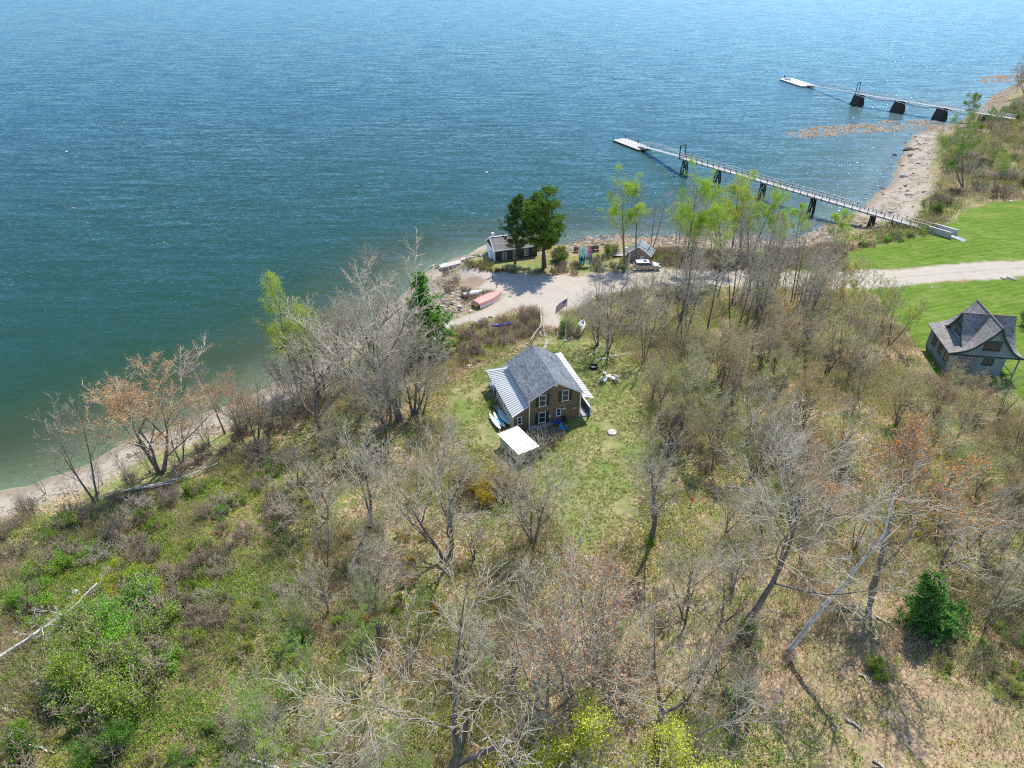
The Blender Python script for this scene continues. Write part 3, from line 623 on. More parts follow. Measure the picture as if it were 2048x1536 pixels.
for a in (0, 2.1, 4.2): MB().beam((math.cos(a) * .2, math.sin(a) * .2, .65), (math.cos(a) * .38, math.sin(a) * .38, 0), .035).build('leg', 'black', gr)
def lawn_chair(label, px, py, mat, rz, name='lawn_chair', group=None, s=1.0):
    g = ground(px, py); o = thing(name, label, 'chair', (g.x, g.y, g.z), rz, group, s)
    MB().slab([(-.3, -.3, .40), (.3, -.3, .40), (.3, .3, .33), (-.3, .3, .33)], .04).build('seat', mat, o)
    m = MB()
    for i in range(5): m.beam((-.26 + i * .13, .28, .33), (-.30 + i * .15, .62, 1.0 + .05 * (2 - abs(i - 2))), .11, .03, (0, 1, 0))
    m.build('backrest', mat, o)
    for s_ in (-1, 1):
        MB().beam((s_ * .37, -.38, .58), (s_ * .37, .5, .56), .13, .03).build('armrest', mat, o); MB().beam((s_ * .34, -.32, 0), (s_ * .34, -.32, .57), .07).build('leg', mat, o); MB().beam((s_ * .30, .1, .36), (s_ * .32, .75, 0), .07).build('leg', mat, o)
    return o
lawn_chair('dark blue folding chair beside the grill', 1113, 850, 'royal', .4); lawn_chair('bright blue folding chair in front of the grill', 1127, 861, 'blue', .9, s=.8)
lawn_chair('left white garden chair on the grass by the tyre ring', 1206, 764, 'white', 2.6, 'garden_chair'); lawn_chair('right white garden chair on the grass by the tyre ring', 1228, 760, 'white', -2.4, 'garden_chair')
g = ground(1216, 757); tb = thing('garden_table', 'small white table between the two white garden chairs', 'table', (g.x, g.y, g.z)); MB().box(-.35, .35, -.25, .25, .42, .46).build('tabletop', 'white', tb)
for a, b in ((-.3, -.2), (.3, -.2), (.3, .2), (-.3, .2)): MB().beam((a, b, 0), (a, b, .42), .05).build('leg', 'white', tb)
g = ground(1209, 749); st = thing('side_stool', 'low white stool behind the white garden table', 'stool', (g.x, g.y, g.z)); MB().box(-.2, .2, -.2, .2, .28, .32).build('seat', 'white', st); [MB().beam((a, b, 0), (a * .8, b * .8, .28), .04).build('leg', 'white', st) for a in (-.16, .16) for b in (-.16, .16)]
def ring(r0, r1, z0, z1, n=20): return [[(math.cos(k * 2 * PI / n) * r, math.sin(k * 2 * PI / n) * r, z) for k in range(n)] for r, z in ((r1, z0), (r1, z1), (r0, z1), (r0, z0))]
g = ground(1187, 736); tr_ = thing('fire_ring', 'dark round fire ring on the bare patch of the yard', 'fire ring', (g.x, g.y, g.z)); q_ = ring(.45, .62, 0, .38); MB().loft(q_ + [q_[0]], caps=False).build('rim', 'rubber', tr_, smooth=False); MB().loft(ring(.0, .44, .02, .12)[:2]).build('ash', 'stone', tr_)
g = ground(1224, 866); sc_ = thing('stone_slab', 'round pale stone slab alone on the grass', 'stone slab', (g.x, g.y, g.z)); rr_ = random.Random(3); nn_ = 16; rd_ = [.58 * rr_.uniform(.9, 1.08) for _ in range(nn_)]
MB().loft([[(math.cos(k * 2 * PI / nn_) * rd_[k] * s_, math.sin(k * 2 * PI / nn_) * rd_[k] * s_, z_) for k in range(nn_)] for s_, z_ in ((1, 0), (1.02, .12), (.93, .2))]).build('slab', 'stone', sc_); MB().loft([[(math.cos(k * 2 * PI / nn_) * rd_[k] * 1.18, math.sin(k * 2 * PI / nn_) * rd_[k] * 1.18, z_) for k in range(nn_)] for z_ in (-.05, .03)]).build('base', 'stone_dark', sc_)
lying('kayak', 'yellow kayak end sticking out under the porch', 'kayak', (9.0, 67.6, 4.3), (10.2, 70.5, 4.3), .6, .25, 'yellow', .1, 'orange')
g = ground(1382, 1010); rb = thing('red_buoy', 'small round red ball in the open bare tree right of the yard', 'buoy', (g.x, g.y, g.z), 0, None, .7); MB().tube([(0, 0, .0), (0, 0, .9)], .03, 6).build('pole', 'rail_dark', rb); MB().loft([[(math.cos(k * PI / 6) * r, math.sin(k * PI / 6) * r, .9 + z) for k in range(12)] for r, z in ((.02, 0), (.2, .08), (.27, .27), (.2, .45), (.02, .54))]).build('ball', 'red', rb, smooth=True)

# stones: one shape family, copied
def rock_mesh(seed, flat=.6):
    r = random.Random(seed); import bmesh
    bm = bmesh.new(); bmesh.ops.create_icosphere(bm, subdivisions=2, radius=.5); c = [Vector((r.gauss(0, 1), r.gauss(0, 1), r.gauss(0, 1))).normalized() for _ in range(7)]; k_ = [r.uniform(.30, .46) for _ in c]
    for v in bm.verts:
        for d, k in zip(c, k_):
            e = v.co.dot(d) - k
            if e > 0: v.co -= d * e
        v.co.z *= flat
    me = bpy.data.meshes.new('stone'); bm.to_mesh(me); bm.free(); return me
ROCKS = {}
for mt in ('stone', 'stone_dark', 'stone_pink'):
    ROCKS[mt] = []
    for s in range(4): me = rock_mesh(s * 7 + len(mt)); me.materials.append(M[mt]); ROCKS[mt].append(me)
def rock(px, py, size, mt, label, group=None, sx=1.0, name='rock', pos=None):
    v = pos or ground(px, py); o = bpy.data.objects.new(name, R.choice(ROCKS[mt])); COL.objects.link(o); o.location = (v[0], v[1], v[2] + size * .08)
    o.rotation_euler = (0, 0, R.uniform(0, 6.28)); o.scale = (size * sx, size, size * R.uniform(.7, 1.1)); return tag(o, label, 'rock', group)
rock(1817, 300, 2.4, 'stone_dark', 'long dark boulder at the top of the cove beach', sx=1.7).rotation_euler[2] = 0; rock(1806, 353, 2.4, 'stone', 'biggest pale boulder in the middle of the cove beach'); rock(1789, 311, 1.6, 'stone_dark', 'dark boulder standing in the cove shallows')
rock(1818, 389, 1.5, 'stone', 'flat pale boulder low on the cove beach', sx=1.6).rotation_euler[2] = 0; rock(1820, 312, 1.4, 'stone_dark', 'dark rock below the long boulder on the cove beach', sx=1.4)
rock(1762, 376, 1.2, 'stone_dark', 'dark wet rock at the cove waterline'); rock(1731, 399, .8, 'stone', 'pale rock in the water beside the pier')
for i in range(46):
    rr_ = random.Random(100 + i); px, py = rr_.choice([(rr_.uniform(1795, 1850), rr_.uniform(275, 400)), (rr_.uniform(1760, 1830), rr_.uniform(372, 430)), (rr_.uniform(1810, 1860), rr_.uniform(265, 330))])
    rock(px, py, rr_.uniform(.35, .95), rr_.choice(['stone_dark', 'stone', 'stone_dark']), 'small rock scattered on the cove beach', 'small rocks on the cove beach', rr_.uniform(1, 1.8))
for i in range(60):
    rr_ = random.Random(300 + i); px = rr_.uniform(878, 950); py = rr_.uniform(585, 640) - (px - 878) * .12
    rock(px, py, rr_.uniform(.35, .85), rr_.choice(['stone', 'stone_pink', 'stone', 'stone_dark']), 'broken stone in the rubble bank beside the boat ramp', 'broken stones beside the boat ramp', rr_.uniform(1, 1.5))
for i in range(30):
    rr_ = random.Random(500 + i); px = rr_.uniform(1640, 1760); py = 470 - (px - 1640) * .28 + rr_.uniform(-6, 12)
    rock(px, py, rr_.uniform(.4, .9), rr_.choice(['stone', 'stone_dark', 'stone_pink']), 'grey stone on the shore under the pier', 'stones on the shore under the pier', rr_.uniform(1, 1.6))
for i in range(34):
    rr_ = random.Random(700 + i); px = rr_.uniform(860, 975); py = 536 - (px - 860) * .16 + rr_.uniform(-4, 4) if px < 930 else 516 - (px - 930) * .15 + rr_.uniform(-2, 2)
    rock(px, py, rr_.uniform(.35, .8), rr_.choice(['stone', 'stone_dark']), 'shore stone between the grove and the waterside cottage', 'shore stones left of the waterside cottage', rr_.uniform(1, 1.6))
for i in range(36):
    rr_ = random.Random(900 + i); px = rr_.uniform(1125, 1540); py = 498 - (px - 1125) * .015 + rr_.uniform(-8, 8)
    rock(px, py, rr_.uniform(.4, .9), rr_.choice(['stone_dark', 'stone', 'stone_pink']), 'rock among the rockweed along the middle shore', 'rocks along the middle shore', rr_.uniform(1, 1.6))
for i, (px, py, s) in enumerate([(938, 733, .8), (950, 728, .85), (958, 722, .8)]): rock(px, py, s, 'stone' if i == 0 else 'stone_dark', ('palest', 'middle', 'topmost')[i] + ' of the three square stones left of the cottage', 'square stones left of the cottage')
for i, (px, py, s) in enumerate([(940, 654, .7), (951, 645, .8), (961, 642, 1.0), (972, 636, .7), (981, 634, .8), (963, 648, .6), (2006, 557, 1.0), (2017, 556, 1.0), (2027, 559, .9), (1863, 575, .5), (2022, 403, 1.0)]):
    rock(px, py, s, 'stone', 'white stone along the lower edge of the boat ramp' if i < 6 else ('grey rock of the small heap on the lawn by the road' if i < 9 else ('small white stone on the lawn under the road' if i == 9 else 'flat grey rock at the far edge of the upper lawn')), 'white stones by the ramp' if i < 6 else ('rock heap on the lawn' if i < 9 else None))
for i in range(20):
    t = i / 19; px = 1188 + 82 * t; py = 723 - 16 * math.sin(t * 1.6) + R.uniform(-1, 1)
    rock(px, py, R.uniform(.3, .5), 'stone', 'grey stone in the curved row behind the fire ring', 'stones of the curved row')
for i in range(40):
    t = i / 39; px = 925 + 135 * t; py = 742 - 50 * t + R.uniform(-6, 6)
    rock(px, py, R.uniform(.22, .45), R.choice(['stone_pink', 'stone', 'stone_pink']), 'pinkish stone of the terrace edge left of the cottage', 'terrace stones left of the cottage')
for px, py, s, lb in ((764, 802, 1.5, 'white boulder under the left grove'), (108, 1120, .8, 'pale boulder on the left slope'), (152, 1184, .7, 'grey white boulder among the lime bushes'), (1120, 500, .7, 'pale rock pile left of the kayak rack'), (1880, 1045, .9, 'mossy rock in the orange maple wood')): rock(px, py, s, 'stone', lb)

# stone steps, stepping stones, fence, flagpole, dinghy
g = ground(1101, 662); sp_ = thing('stone_steps', 'flight of broad stone steps edged with pale blocks above the cottage', 'steps', (g.x, g.y, g.z - .05), .05)
for i in range(5): MB().box(-.85, .85, -1.9 + i * .75, -1.9 + i * .75 + .70, -.2, .05 + (4 - i) * .0 + .03 * i).build('step', 'stone_pink', sp_)
m = MB()
for i in range(6): m.box(-1.0, .95, -1.98 + i * .75, -1.98 + i * .75 + .07, -.2, .12)
for s_ in (-1, 1): m.box(s_ * .98 - .08, s_ * .98 + .08, -1.9, 1.9, -.2, .2)
m.build('edging', 'stone', sp_)
rr_ = random.Random(5); m = MB()
for s_ in (-1, 1):
    for i in range(8): x_ = s_ * rr_.uniform(1.25, 1.75); y_ = -1.7 + i * .45; m.box(x_ - .18, x_ + .18, y_, y_ + .3, -.2, rr_.uniform(.12, .28))
m.build('side_blocks', 'stone_pink', sp_)
for i, (px, py) in enumerate([(1094, 680.5), (1093.5, 684.5), (1092.5, 688.5), (1091, 692.5), (1089, 696), (1087, 699.5)]):
    g = ground(px, py); o = MB().box(-.26, .26, -.17, .17, -.03, .05).build('stepping_stone', 'stone', None); o.location = g; o.rotation_euler = (0, 0, R.uniform(-.2, .2)); tag(o, 'flat pale stepping stone leading from the steps to the cottage', 'stepping stone', 'stepping stones to the cottage')
fr = thing('rail_fence', 'low wooden rail fence curving beside the stone steps', 'fence', (0, 0, 0)); fp = [ground(*q) for q in ((1062, 690), (1070, 677), (1080, 664), (1083, 652), (1081, 636), (1080, 622))]
for p in fp: MB().box(p.x - .07, p.x + .07, p.y - .07, p.y + .07, p.z - .2, p.z + 1.0).build('post', 'rail', fr)
for zz, nm in ((.98, 'top_rail'), (.55, 'middle_rail')):
    m = MB(); [m.beam(fp[i] + Vector((0, 0, zz)), fp[i + 1] + Vector((0, 0, zz)), .10, .09) for i in range(5)]; m.build(nm, 'rail', fr)
g = ground(1130.5, 681); ft = proj(g.x, g.y, g.z + 7.0)
fl = thing('flagpole', 'white flagpole flying a drooping stars and stripes', 'flagpole', (g.x, g.y, g.z)); MB().tube([(0, 0, 0), (0, 0, 7.0)], [.06, .04], 8).build('pole', 'alu', fl); MB().loft([[(math.cos(k * PI / 4) * r, math.sin(k * PI / 4) * r, 7.0 + z) for k in range(8)] for r, z in ((.02, 0), (.09, .09), (.02, .18))]).build('finial', 'white', fl); MB().box(-.25, .25, -.25, .25, -.1, .08).build('base', 'stone', fl)
def flag_mat():
    m, t, p = nt('flag cloth'); uv = N(t, 'ShaderNodeUVMap'); sp = N(t, 'ShaderNodeSeparateXYZ'); t.links.new(uv.outputs[0], sp.inputs[0])
    st = mth(t, 'FLOOR', mth(t, 'MULTIPLY', sp.outputs[1], 12.999)); odd = mth(t, 'MODULO', st, 2)
    c = mixc(t, odd, (.50, .03, .05), (.75, .74, .72)); can = mth(t, 'MULTIPLY', mth(t, 'LESS_THAN', sp.outputs[0], .4), mth(t, 'GREATER_THAN', sp.outputs[1], 6 / 13))
    sx = mth(t, 'SUBTRACT', mth(t, 'FRACT', mth(t, 'MULTIPLY', sp.outputs[0], 6 / .4)), .5); sy = mth(t, 'SUBTRACT', mth(t, 'FRACT', mth(t, 'MULTIPLY', mth(t, 'SUBTRACT', sp.outputs[1], 6 / 13), 5 * 13 / 7)), .5)
    star = mth(t, 'LESS_THAN', mth(t, 'ADD', mth(t, 'MULTIPLY', sx, sx), mth(t, 'MULTIPLY', sy, sy)), .07)
    c = mixc(t, can, c, mixc(t, star, (.03, .04, .14), (.75, .74, .72))); t.links.new(c, p.inputs['Base Color']); p.inputs['Roughness'].default_value = .9; return m
M['flag'] = flag_mat()
fm = bpy.data.meshes.new('flag'); fv = []; ff = []; nu, nv_ = 20, 10
for j in range(nv_ + 1):
    for i in range(nu + 1):
        u, v = i / nu, j / nv_; fv.append((-.05 - u * 1.55, math.sin(u * 9 + v * 2) * .10 * u, 5.75 + v * 1.15 - u * 1.35 + .15 * math.sin(u * 3) - (0 if v > .5 else u * .1)))
for j in range(nv_):
    for i in range(nu): a = j * (nu + 1) + i; ff.append((a, a + 1, a + nu + 2, a + nu + 1))
fm.from_pydata(fv, [], ff); fm.materials.append(M['flag']); ul = fm.uv_layers.new(name='UVMap')
for p in fm.polygons:
    for li, vi in zip(p.loop_indices, p.vertices): ul.data[li].uv = ((vi % (nu + 1)) / nu, (vi // (nu + 1)) / nv_)
fo = bpy.data.objects.new('flag', fm); COL.objects.link(fo); fo.parent = fl
def hull(m, L, W, D, keel=.25, n=14, transom=.75, z0=0.0, thick=.05, flip=False):
    """an open boat: outside and inside skins joined along the gunwale; bow at +x"""
    secs = []
    for i in range(n + 1):
        u = i / n; w = W / 2 * (transom + (1 - transom) * math.sin(min(1, u / .45) * PI / 2)) * (1 if u < .45 else max(.03, math.cos((u - .45) / .55 * PI / 2) ** .75)); x = L * (u - .5); sheer = D * (1 + .28 * max(0, u - .4) ** 1.5 * 1.6)
        kz = keel * max(0, u - .7) ** 2 * 6 * D
        o_ = [(x, w, sheer), (x, w * .96, sheer * .55), (x, w * .72, .10 * D + kz), (x, 0, kz), (x, -w * .72, .10 * D + kz), (x, -w * .96, sheer * .55), (x, -w, sheer)]
        t_ = min(thick, w * .5); i_ = [(x, -w + t_, sheer), (x, -w * .96 + t_, sheer * .6), (x, -w * .65, .10 * D + kz + t_), (x, 0, kz + t_), (x, w * .65, .10 * D + kz + t_), (x, w * .96 - t_, sheer * .6), (x, w - t_, sheer)]
        secs.append(o_ + i_)
    if flip: secs = [[(a, b, D * 1.15 - c_) for a, b, c_ in s] for s in secs]
    return m.loft(secs)
p0, p1 = ground(952, 616), ground(1001, 591)
bt = thing('rowboat', 'long overturned boat with red bottom and white sides on the ramp', 'boat', ((p0.x + p1.x) / 2, (p0.y + p1.y) / 2, (p0.z + p1.z) / 2 + .05), math.atan2(p1.y - p0.y, p1.x - p0.x)); bt.rotation_euler[0] = .12; bl_ = (p1.xy - p0.xy).length
hull(MB(), bl_, 2.3, .95, n=18, transom=.85, flip=True).build('hull', 'hull_white', bt)
secs = []
for i in range(19):
    u = i / 18; w = 2.3 / 2 * (.85 + .15 * math.sin(min(1, u / .45) * PI / 2)) * (1 if u < .45 else max(.03, math.cos((u - .45) / .55 * PI / 2) ** .75)); x = bl_ * (u - .5); kz = .25 * max(0, u - .7) ** 2 * 6 * .95; top = .95 * 1.15 - .095
    secs.append([(x, w * .74, top - kz + .012), (x, 0, top - kz + .10), (x, -w * .74, top - kz + .012), (x, -w * .95, top - .33), (x, -w * .955, top - .36), (x, 0, top - .5 - kz * .2), (x, w * .955, top - .36), (x, w * .95, top - .33)])
MB().loft(secs).build('bottom_paint', 'red_paint', bt)
MB().box(-bl_ / 2 - .12, -bl_ / 2 - .02, -.35, .35, .15, .5).build('transom_board', 'yellow', bt)
g = ground(946, 590); sk_ = thing('skiff', 'small white overturned skiff in the brush above the red boat', 'boat', (g.x, g.y, g.z + .1), .45); hull(MB(), 3.6, 1.3, .5, flip=True).build('hull', 'hull_white', sk_); MB().beam((-1.7, 0, .54), (1.3, 0, .56), .05, .05).build('keel', 'hull_white', sk_)
g = ground(1003, 657); o = thing('kayak', 'blue kayak half hidden in the brown brush below the ramp', 'kayak', (g.x, g.y, g.z + .5), .25); board_shape(MB(), 3.2, .65, .32).build('hull', 'royal', o); MB().box(-.5, .4, -.2, .2, .324, .36).build('cockpit_rim', 'black', o)
g = ground(1163, 664); dg = thing('dinghy', 'white sailing dinghy tilted on the grass right of the flagpole', 'boat', (g.x, g.y + .3, g.z + .35), math.radians(72)); dg.rotation_euler[0] = -.45
hull(MB(), 4.2, 1.6, .55, thick=.14).build('hull', 'hull_white', dg); MB().box(-.7, -.4, -.66, .66, .30, .35).box(.7, .95, -.6, .6, .30, .35).build('thwart', 'white', dg); MB().box(-.3, .6, -.06, .06, .1, .42).build('centreboard_case', 'cream', dg)

# kayak rack
g = ground(1170, 531); kr = thing('kayak_rack', 'tall pole rack behind the upright kayaks beside the gravel', 'rack', (g.x, g.y, g.z)); kg = g.copy()
for x_ in (-1.15, 1.15):
    MB().tube([(x_, 0, 0), (x_, 0, 3.9)], .07, 7).build('post', 'rail_dark', kr); MB().tube([(x_, 0, 1.6), (x_ + .1 * x_, -1.3, 0)], .05, 6).build('brace', 'rail_dark', kr)
for z_ in (1.5, 2.7, 3.7): MB().tube([(-1.3, 0, z_), (1.3, 0, z_)], .06, 7).build('crossbar', 'rail_dark', kr)
for i, (x_, z_, mt, L_, nm) in enumerate([(-.85, .45, 'blue', 2.2, 'short blue kayak at the left end of the rack'), (-.35, .3, 'green', 2.9, 'dark green kayak standing in the rack'), (.22, .3, 'hull_white', 3.0, 'white kayak standing in the middle of the rack'), (.80, .3, 'teal', 2.6, 'teal kayak at the right end of the rack'),
      (-.45, 1.7, 'mint', 2.6, 'pale mint kayak on the upper tier of the rack'), (.62, 1.75, 'pink', 2.6, 'bright pink kayak on the upper tier of the rack'), (.12, 1.9, 'hull_white', 2.6, 'thin white board on the upper tier of the rack'), (-.95, 1.9, 'hull_white', 1.8, 'short white board at the left of the upper tier')]):
    o = thing('kayak', nm, 'kayak', (kg.x + x_, kg.y - .35 + (.0 if i < 4 else .12), kg.z + z_ + L_ / 2 - .1), 0); o.rotation_euler = (math.radians(8), math.radians(-90), 0)
    board_shape(MB(), L_, .56 if i not in (6,) else .3, .2, rocker=.1).build('hull', mt, o); MB().box(-.3, .3, -.14, .14, .205, .23).build('cockpit', 'black' if i < 4 else mt, o)
    o.rotation_euler = (Matrix.Rotation(math.radians(-10), 3, 'X') @ Matrix.Rotation(math.radians(90), 3, 'X') @ Matrix.Rotation(math.radians(90), 3, 'Z')).to_euler()
# black chairs on the shore
for i, (px, py) in enumerate([(1152, 503), (1183, 501), (1192, 500)]): lawn_chair(('left', 'middle', 'right')[i] + ' black garden chair facing the water behind the kayak rack', px, py, 'black', 3.1, 'garden_chair', s=1.25)
# small shed with grey metal roof, bench, post
g = ground(1277, 516); ms = thing('boat_shed', 'low shed with grey corrugated metal roof on the rocky shore', 'shed', (g.x + .2, g.y, g.z + .1), -.35)
MB().loft([[(-2.3, y_, -1), (2.3, y_, -1), (2.3, y_, 1.2), (0, y_, 2.7), (-2.3, y_, 1.2)] for y_ in (-1.6, 1.6)]).build('wall', 'stone_pink', ms)
rf = MB(); rf.slab([(0, -1.85, 2.82), (2.6, -1.85, 1.12), (2.6, 1.85, 1.12), (0, 1.85, 2.82)], .06); rf.slab([(0, 1.85, 2.822), (-2.6, 1.85, 1.12), (-2.6, -1.85, 1.12), (0, -1.85, 2.822)], .06); ro = rf.build('roof', 'grey_metal', ms)
m = MB(); seams(m, (2.6, -1.85, 1.12), (2.6, 1.85, 1.12), (0, 1.85, 2.82), (0, -1.85, 2.82), .3); seams(m, (-2.6, -1.85, 1.12), (-2.6, 1.85, 1.12), (0, 1.85, 2.82), (0, -1.85, 2.82), .3); m.build('roof_rib', 'seam', ro)
window(ms, -.9, -.3, .2, .9, -1.6, cols=2, rows=2); MB().box(.3, 1.1, -1.66, -1.603, -.9, 1.0).build('door', 'white', ms)
g = ground(1238, 512); bn = thing('landing_deck', 'small grey wooden landing with a rail left of the metal roofed shed', 'deck', (g.x, g.y, g.z)); MB().box(-1.3, 1.4, -.7, .7, .25, .35).build('platform', 'deck', bn); MB().box(-1.3, 1.4, .62, .7, 1.0, 1.1).box(-1.3, 1.4, .62, .7, .65, .75).build('rail', 'rail', bn); [MB().box(x_ - .05, x_ + .05, .6, .7, 0, 1.1).build('post', 'rail', bn) for x_ in (-1.25, 0, 1.3)]
g = ground(1253, 566); up_ = thing('utility_post', 'weathered grey wooden post at the edge of the gravel', 'post', (g.x, g.y, g.z)); MB().tube([(0, 0, -.2), (.05, 0, 3), (.12, 0, 6.0)], [.17, .15, .13], 9).build('pole', 'rail', up_); MB().box(-.05, .2, -.2, -.1, 4.2, 4.5).build('meter', 'grey_metal', up_)
for i, (a, b) in enumerate([((985, 560), .9), ((993, 575), .9)]):
    g = ground(*a); o = MB().tube([(0, 0, 0), (0, 0, b)], .05, 6).build('stake', 'rail_dark', None); o.location = g; tag(o, ('upper', 'lower')[i] + ' thin dark stake at the shaded edge of the turnaround', 'stake')
for i, (px, py, lb) in enumerate([(1080, 664.5, 'left terracotta pot by the stone steps'), (1112, 663, 'right terracotta pot by the stone steps')]):
    g = ground(px, py); o = thing('flower_pot', lb, 'pot', (g.x, g.y, g.z + .05)); MB().loft([[(math.cos(k * PI / 5) * r, math.sin(k * PI / 5) * r, z) for k in range(10)] for r, z in ((.16, 0), (.26, .42))]).build('pot', 'terracotta', o); MB().loft([[(math.cos(k * PI / 5) * r, math.sin(k * PI / 5) * r, z) for k in range(10)] for r, z in ((.25, .424), (.02, .45))]).build('soil', 'pile', o)

# ------------------------------------------------------------------ waterside cottage
A_, B_ = Vector(unp(988, 502.5, 4.85)), Vector(unp(1078, 491, 4.85)); cl = (B_ - A_).length; crz = math.atan2(B_.y - A_.y, B_.x - A_.x)
ch = thing('waterside_cottage', 'low dark shingled cottage with white trim behind the pines at the water', 'house', (A_.x, A_.y, 2.7), crz); CD = 5.6
MB().loft([[(x_, .25, -.9), (x_, .25, 2.15), (x_, CD / 2, 3.75), (x_, CD - .2, 2.15), (x_, CD - .2, -.9)] for x_ in (.25, cl - .25)]).build('wall', 'dark_wall', ch)
rf = MB(); rf.slab([(0, 0, 2.15), (cl, 0, 2.15), (cl, CD / 2, 3.85), (0, CD / 2, 3.85)], .1); rf.slab([(cl, CD, 2.15), (0, CD, 2.15), (0, CD / 2, 3.852), (cl, CD / 2, 3.852)], .1); cr = rf.build('roof', 'old_shingle', ch)
MB().box(-.05, cl + .05, CD / 2 - .12, CD / 2 + .12, 3.86, 3.93).build('ridge_cap', 'white', cr)
m = MB(); m.beam((-.03, 0, 2.10), (-.03, CD / 2, 3.80), .06, .26); m.beam((-.03, CD, 2.10), (-.03, CD / 2, 3.80), .06, .26); m.beam((0, -.03, 2.08), (cl, -.03, 2.08), .05, .14); m.build('bargeboard', 'white', cr)
MB().box(.15, .22, .25, CD - .2, -.9, 2.1).build('white_gable_wall', 'white', ch); MB().box(.12, .30, .2, .38, -.9, 2.1).build('corner_board', 'white', ch); MB().box(.6, 1.1, CD / 2 + .3, CD / 2 + .8, 3.4, 4.5).build('chimney', 'white', ch)
window(ch, 1.75, 2.55, .15, 1.55, .25, cols=3, rows=3, sh='blue_shutter'); window(ch, 6.15, 6.95, .35, 1.75, .25, cols=3, rows=3, sh='blue_shutter')
dr = window(ch, 3.85, 4.7, -.25, 1.75, .25, cols=2, rows=4, name='door'); MB().box(3.9, 4.65, .19, .235, -.2, .35).build('door_panel', 'white', dr)
window(ch, 1.6, 2.3, .6, 1.6, .15, axis='y', cols=2, rows=2); MB().box(-.4, .12, 1.2, 2.4, .2, 1.2).build('bay', 'white', ch)
sw_ = thing('seawall', 'white capped seawall running left from the waterside cottage', 'wall', (0, 0, 0)); q0, q1, q2 = Vector(unp(923, 519, 1.7)), Vector(unp(972, 510, 2.2)), Vector(unp(880, 532, 1.1))
MB().beam(q0 + Vector((0, 0, -.8)), q1 + Vector((0, 0, -.8)), .45, 1.6).build('wall', 'stone', sw_); MB().beam(q0 + Vector((0, 0, .06)), q1 + Vector((0, 0, .06)), .65, .12).build('cap', 'white', sw_)
sl2 = thing('stone_slipway', 'pale flat ledge running into the water left of the seawall', 'ledge', (0, 0, 0)); MB().beam(q2 + Vector((0, 0, -.3)), q0 + Vector((0, 0, -.6)), 1.6, .5).build('slab', 'stone', sl2)

# ------------------------------------------------------------------ blue gabled house
bh = thing('gabled_house', 'pale blue cottage with steep flared shingle gables at the right edge', 'house', (63.48, 80.92, 5.0), -.17)
prof_l = [(0, 7.42), (-.57, 6.45), (-1.15, 5.75), (-1.70, 5.15), (-2.3, 4.45), (-2.95, 4.0), (-4.0, 3.62), (-5.13, 3.33)]
prof_r = [(0, 7.42), (.57, 6.3), (1.2, 5.5), (1.7, 4.95), (2.28, 4.23), (2.8, 3.85), (3.35, 3.55), (3.95, 3.33)]
def sheet(m, prof, e0, e1, axis, th=.12, dz=0.0):
    P = [(p[0], p[1] + dz) for p in prof]; up = P + [(p[0], p[1] - th) for p in P[::-1]]
    f = (lambda a, z, e: (a, e, z)) if axis == 'y' else (lambda a, z, e: (e, a, z))
    return m.loft([[f(a, z, e0) for a, z in up], [f(a, z, e1) for a, z in up]])
rf = MB(); sheet(rf, prof_l, -3.95, 4.5, 'y'); sheet(rf, prof_r, -3.95, 4.5, 'y', dz=.002); br = rf.build('roof', 'old_shingle', bh)
cp = [(0, 7.38), (.6, 6.4), (1.2, 5.6), (1.75, 4.95), (2.3, 4.35), (2.9, 3.95), (3.4, 3.72)]
rf = MB(); sheet(rf, cp, -3.4, 3.2, 'x'); sheet(rf, [(-a, z) for a, z in cp], -3.4, 3.2, 'x', dz=.003); rf.build('cross_gable_roof', 'old_shingle', bh)
MB().box(-3.45, 3.25, -.09, .09, 7.36, 7.46).box(-.09, .09, -4.0, 4.55, 7.42, 7.5).build('ridge_cap', 'rail_dark', br)
gp = prof_l[::-1] + prof_r[1:]; gp = [(a * .985, z - .13) for a, z in gp]
for e in (-3.72, 4.2): MB().loft([[(a, y_, z) for a, z in gp] + [(3.9, y_, 3.05), (-5.0, y_, 3.05)] for y_ in (e, e + .1)]).build('gable_wall', 'blue_wall', bh)
cg = [(-a, z - .13) for a, z in cp[::-1]] + [(a, z - .13) for a, z in cp[1:]]
for e in (-3.1, 2.85): MB().loft([[(x_, a, z) for a, z in cg] for x_ in (e, e + .1)]).build('side_gable_wall', 'blue_wall', bh)
MB().box(-4.55, 2.1, -3.70, 4.1, -1.6, 3.2).build('wall', 'blue_wall', bh)
def trimline(m, prof, y_, axis='y', off=-.12):
    for (a, z), (b, z2) in zip(prof[:-1], prof[1:]):
        if axis == 'y': m.beam((a, y_, z + off), (b, y_, z2 + off), .07, .26, (0, 0, 1))
        else: m.beam((y_, a, z + off), (y_, b, z2 + off), .07, .26, (0, 0, 1))
m = MB(); trimline(m, prof_l, -4.0); trimline(m, prof_r, -4.0); trimline(m, cp, -3.44, 'x'); trimline(m, [(-a, z) for a, z in cp], -3.44, 'x'); m.build('bargeboard', 'green_trim', bh)
MB().box(-5.0, 3.9, -3.80, -3.70, 2.98, 3.14).build('band', 'green_trim', bh)
window(bh, -1.22, .80, 4.0, 5.42, -3.72, fr='green_trim', cols=6, rows=4, t=.12); window(bh, -.58, .70, 1.80, 2.85, -3.70, fr='green_trim', cols=2, rows=1, t=.12)
for a, b in ((-3.1, -1.9), (-.9, .3), (1.4, 2.6)): window(bh, a, b, 1.2, 2.7, -4.55, axis='y', fr='green_trim', cols=2, rows=2, t=.1)
window(bh, -.75, .75, 4.4, 5.7, -3.1, axis='y', fr='green_trim', cols=4, rows=3, t=.11)
MB().box(.67, 1.32, -3.78, -3.703, -1.4, .22).build('door', 'green_trim', bh)
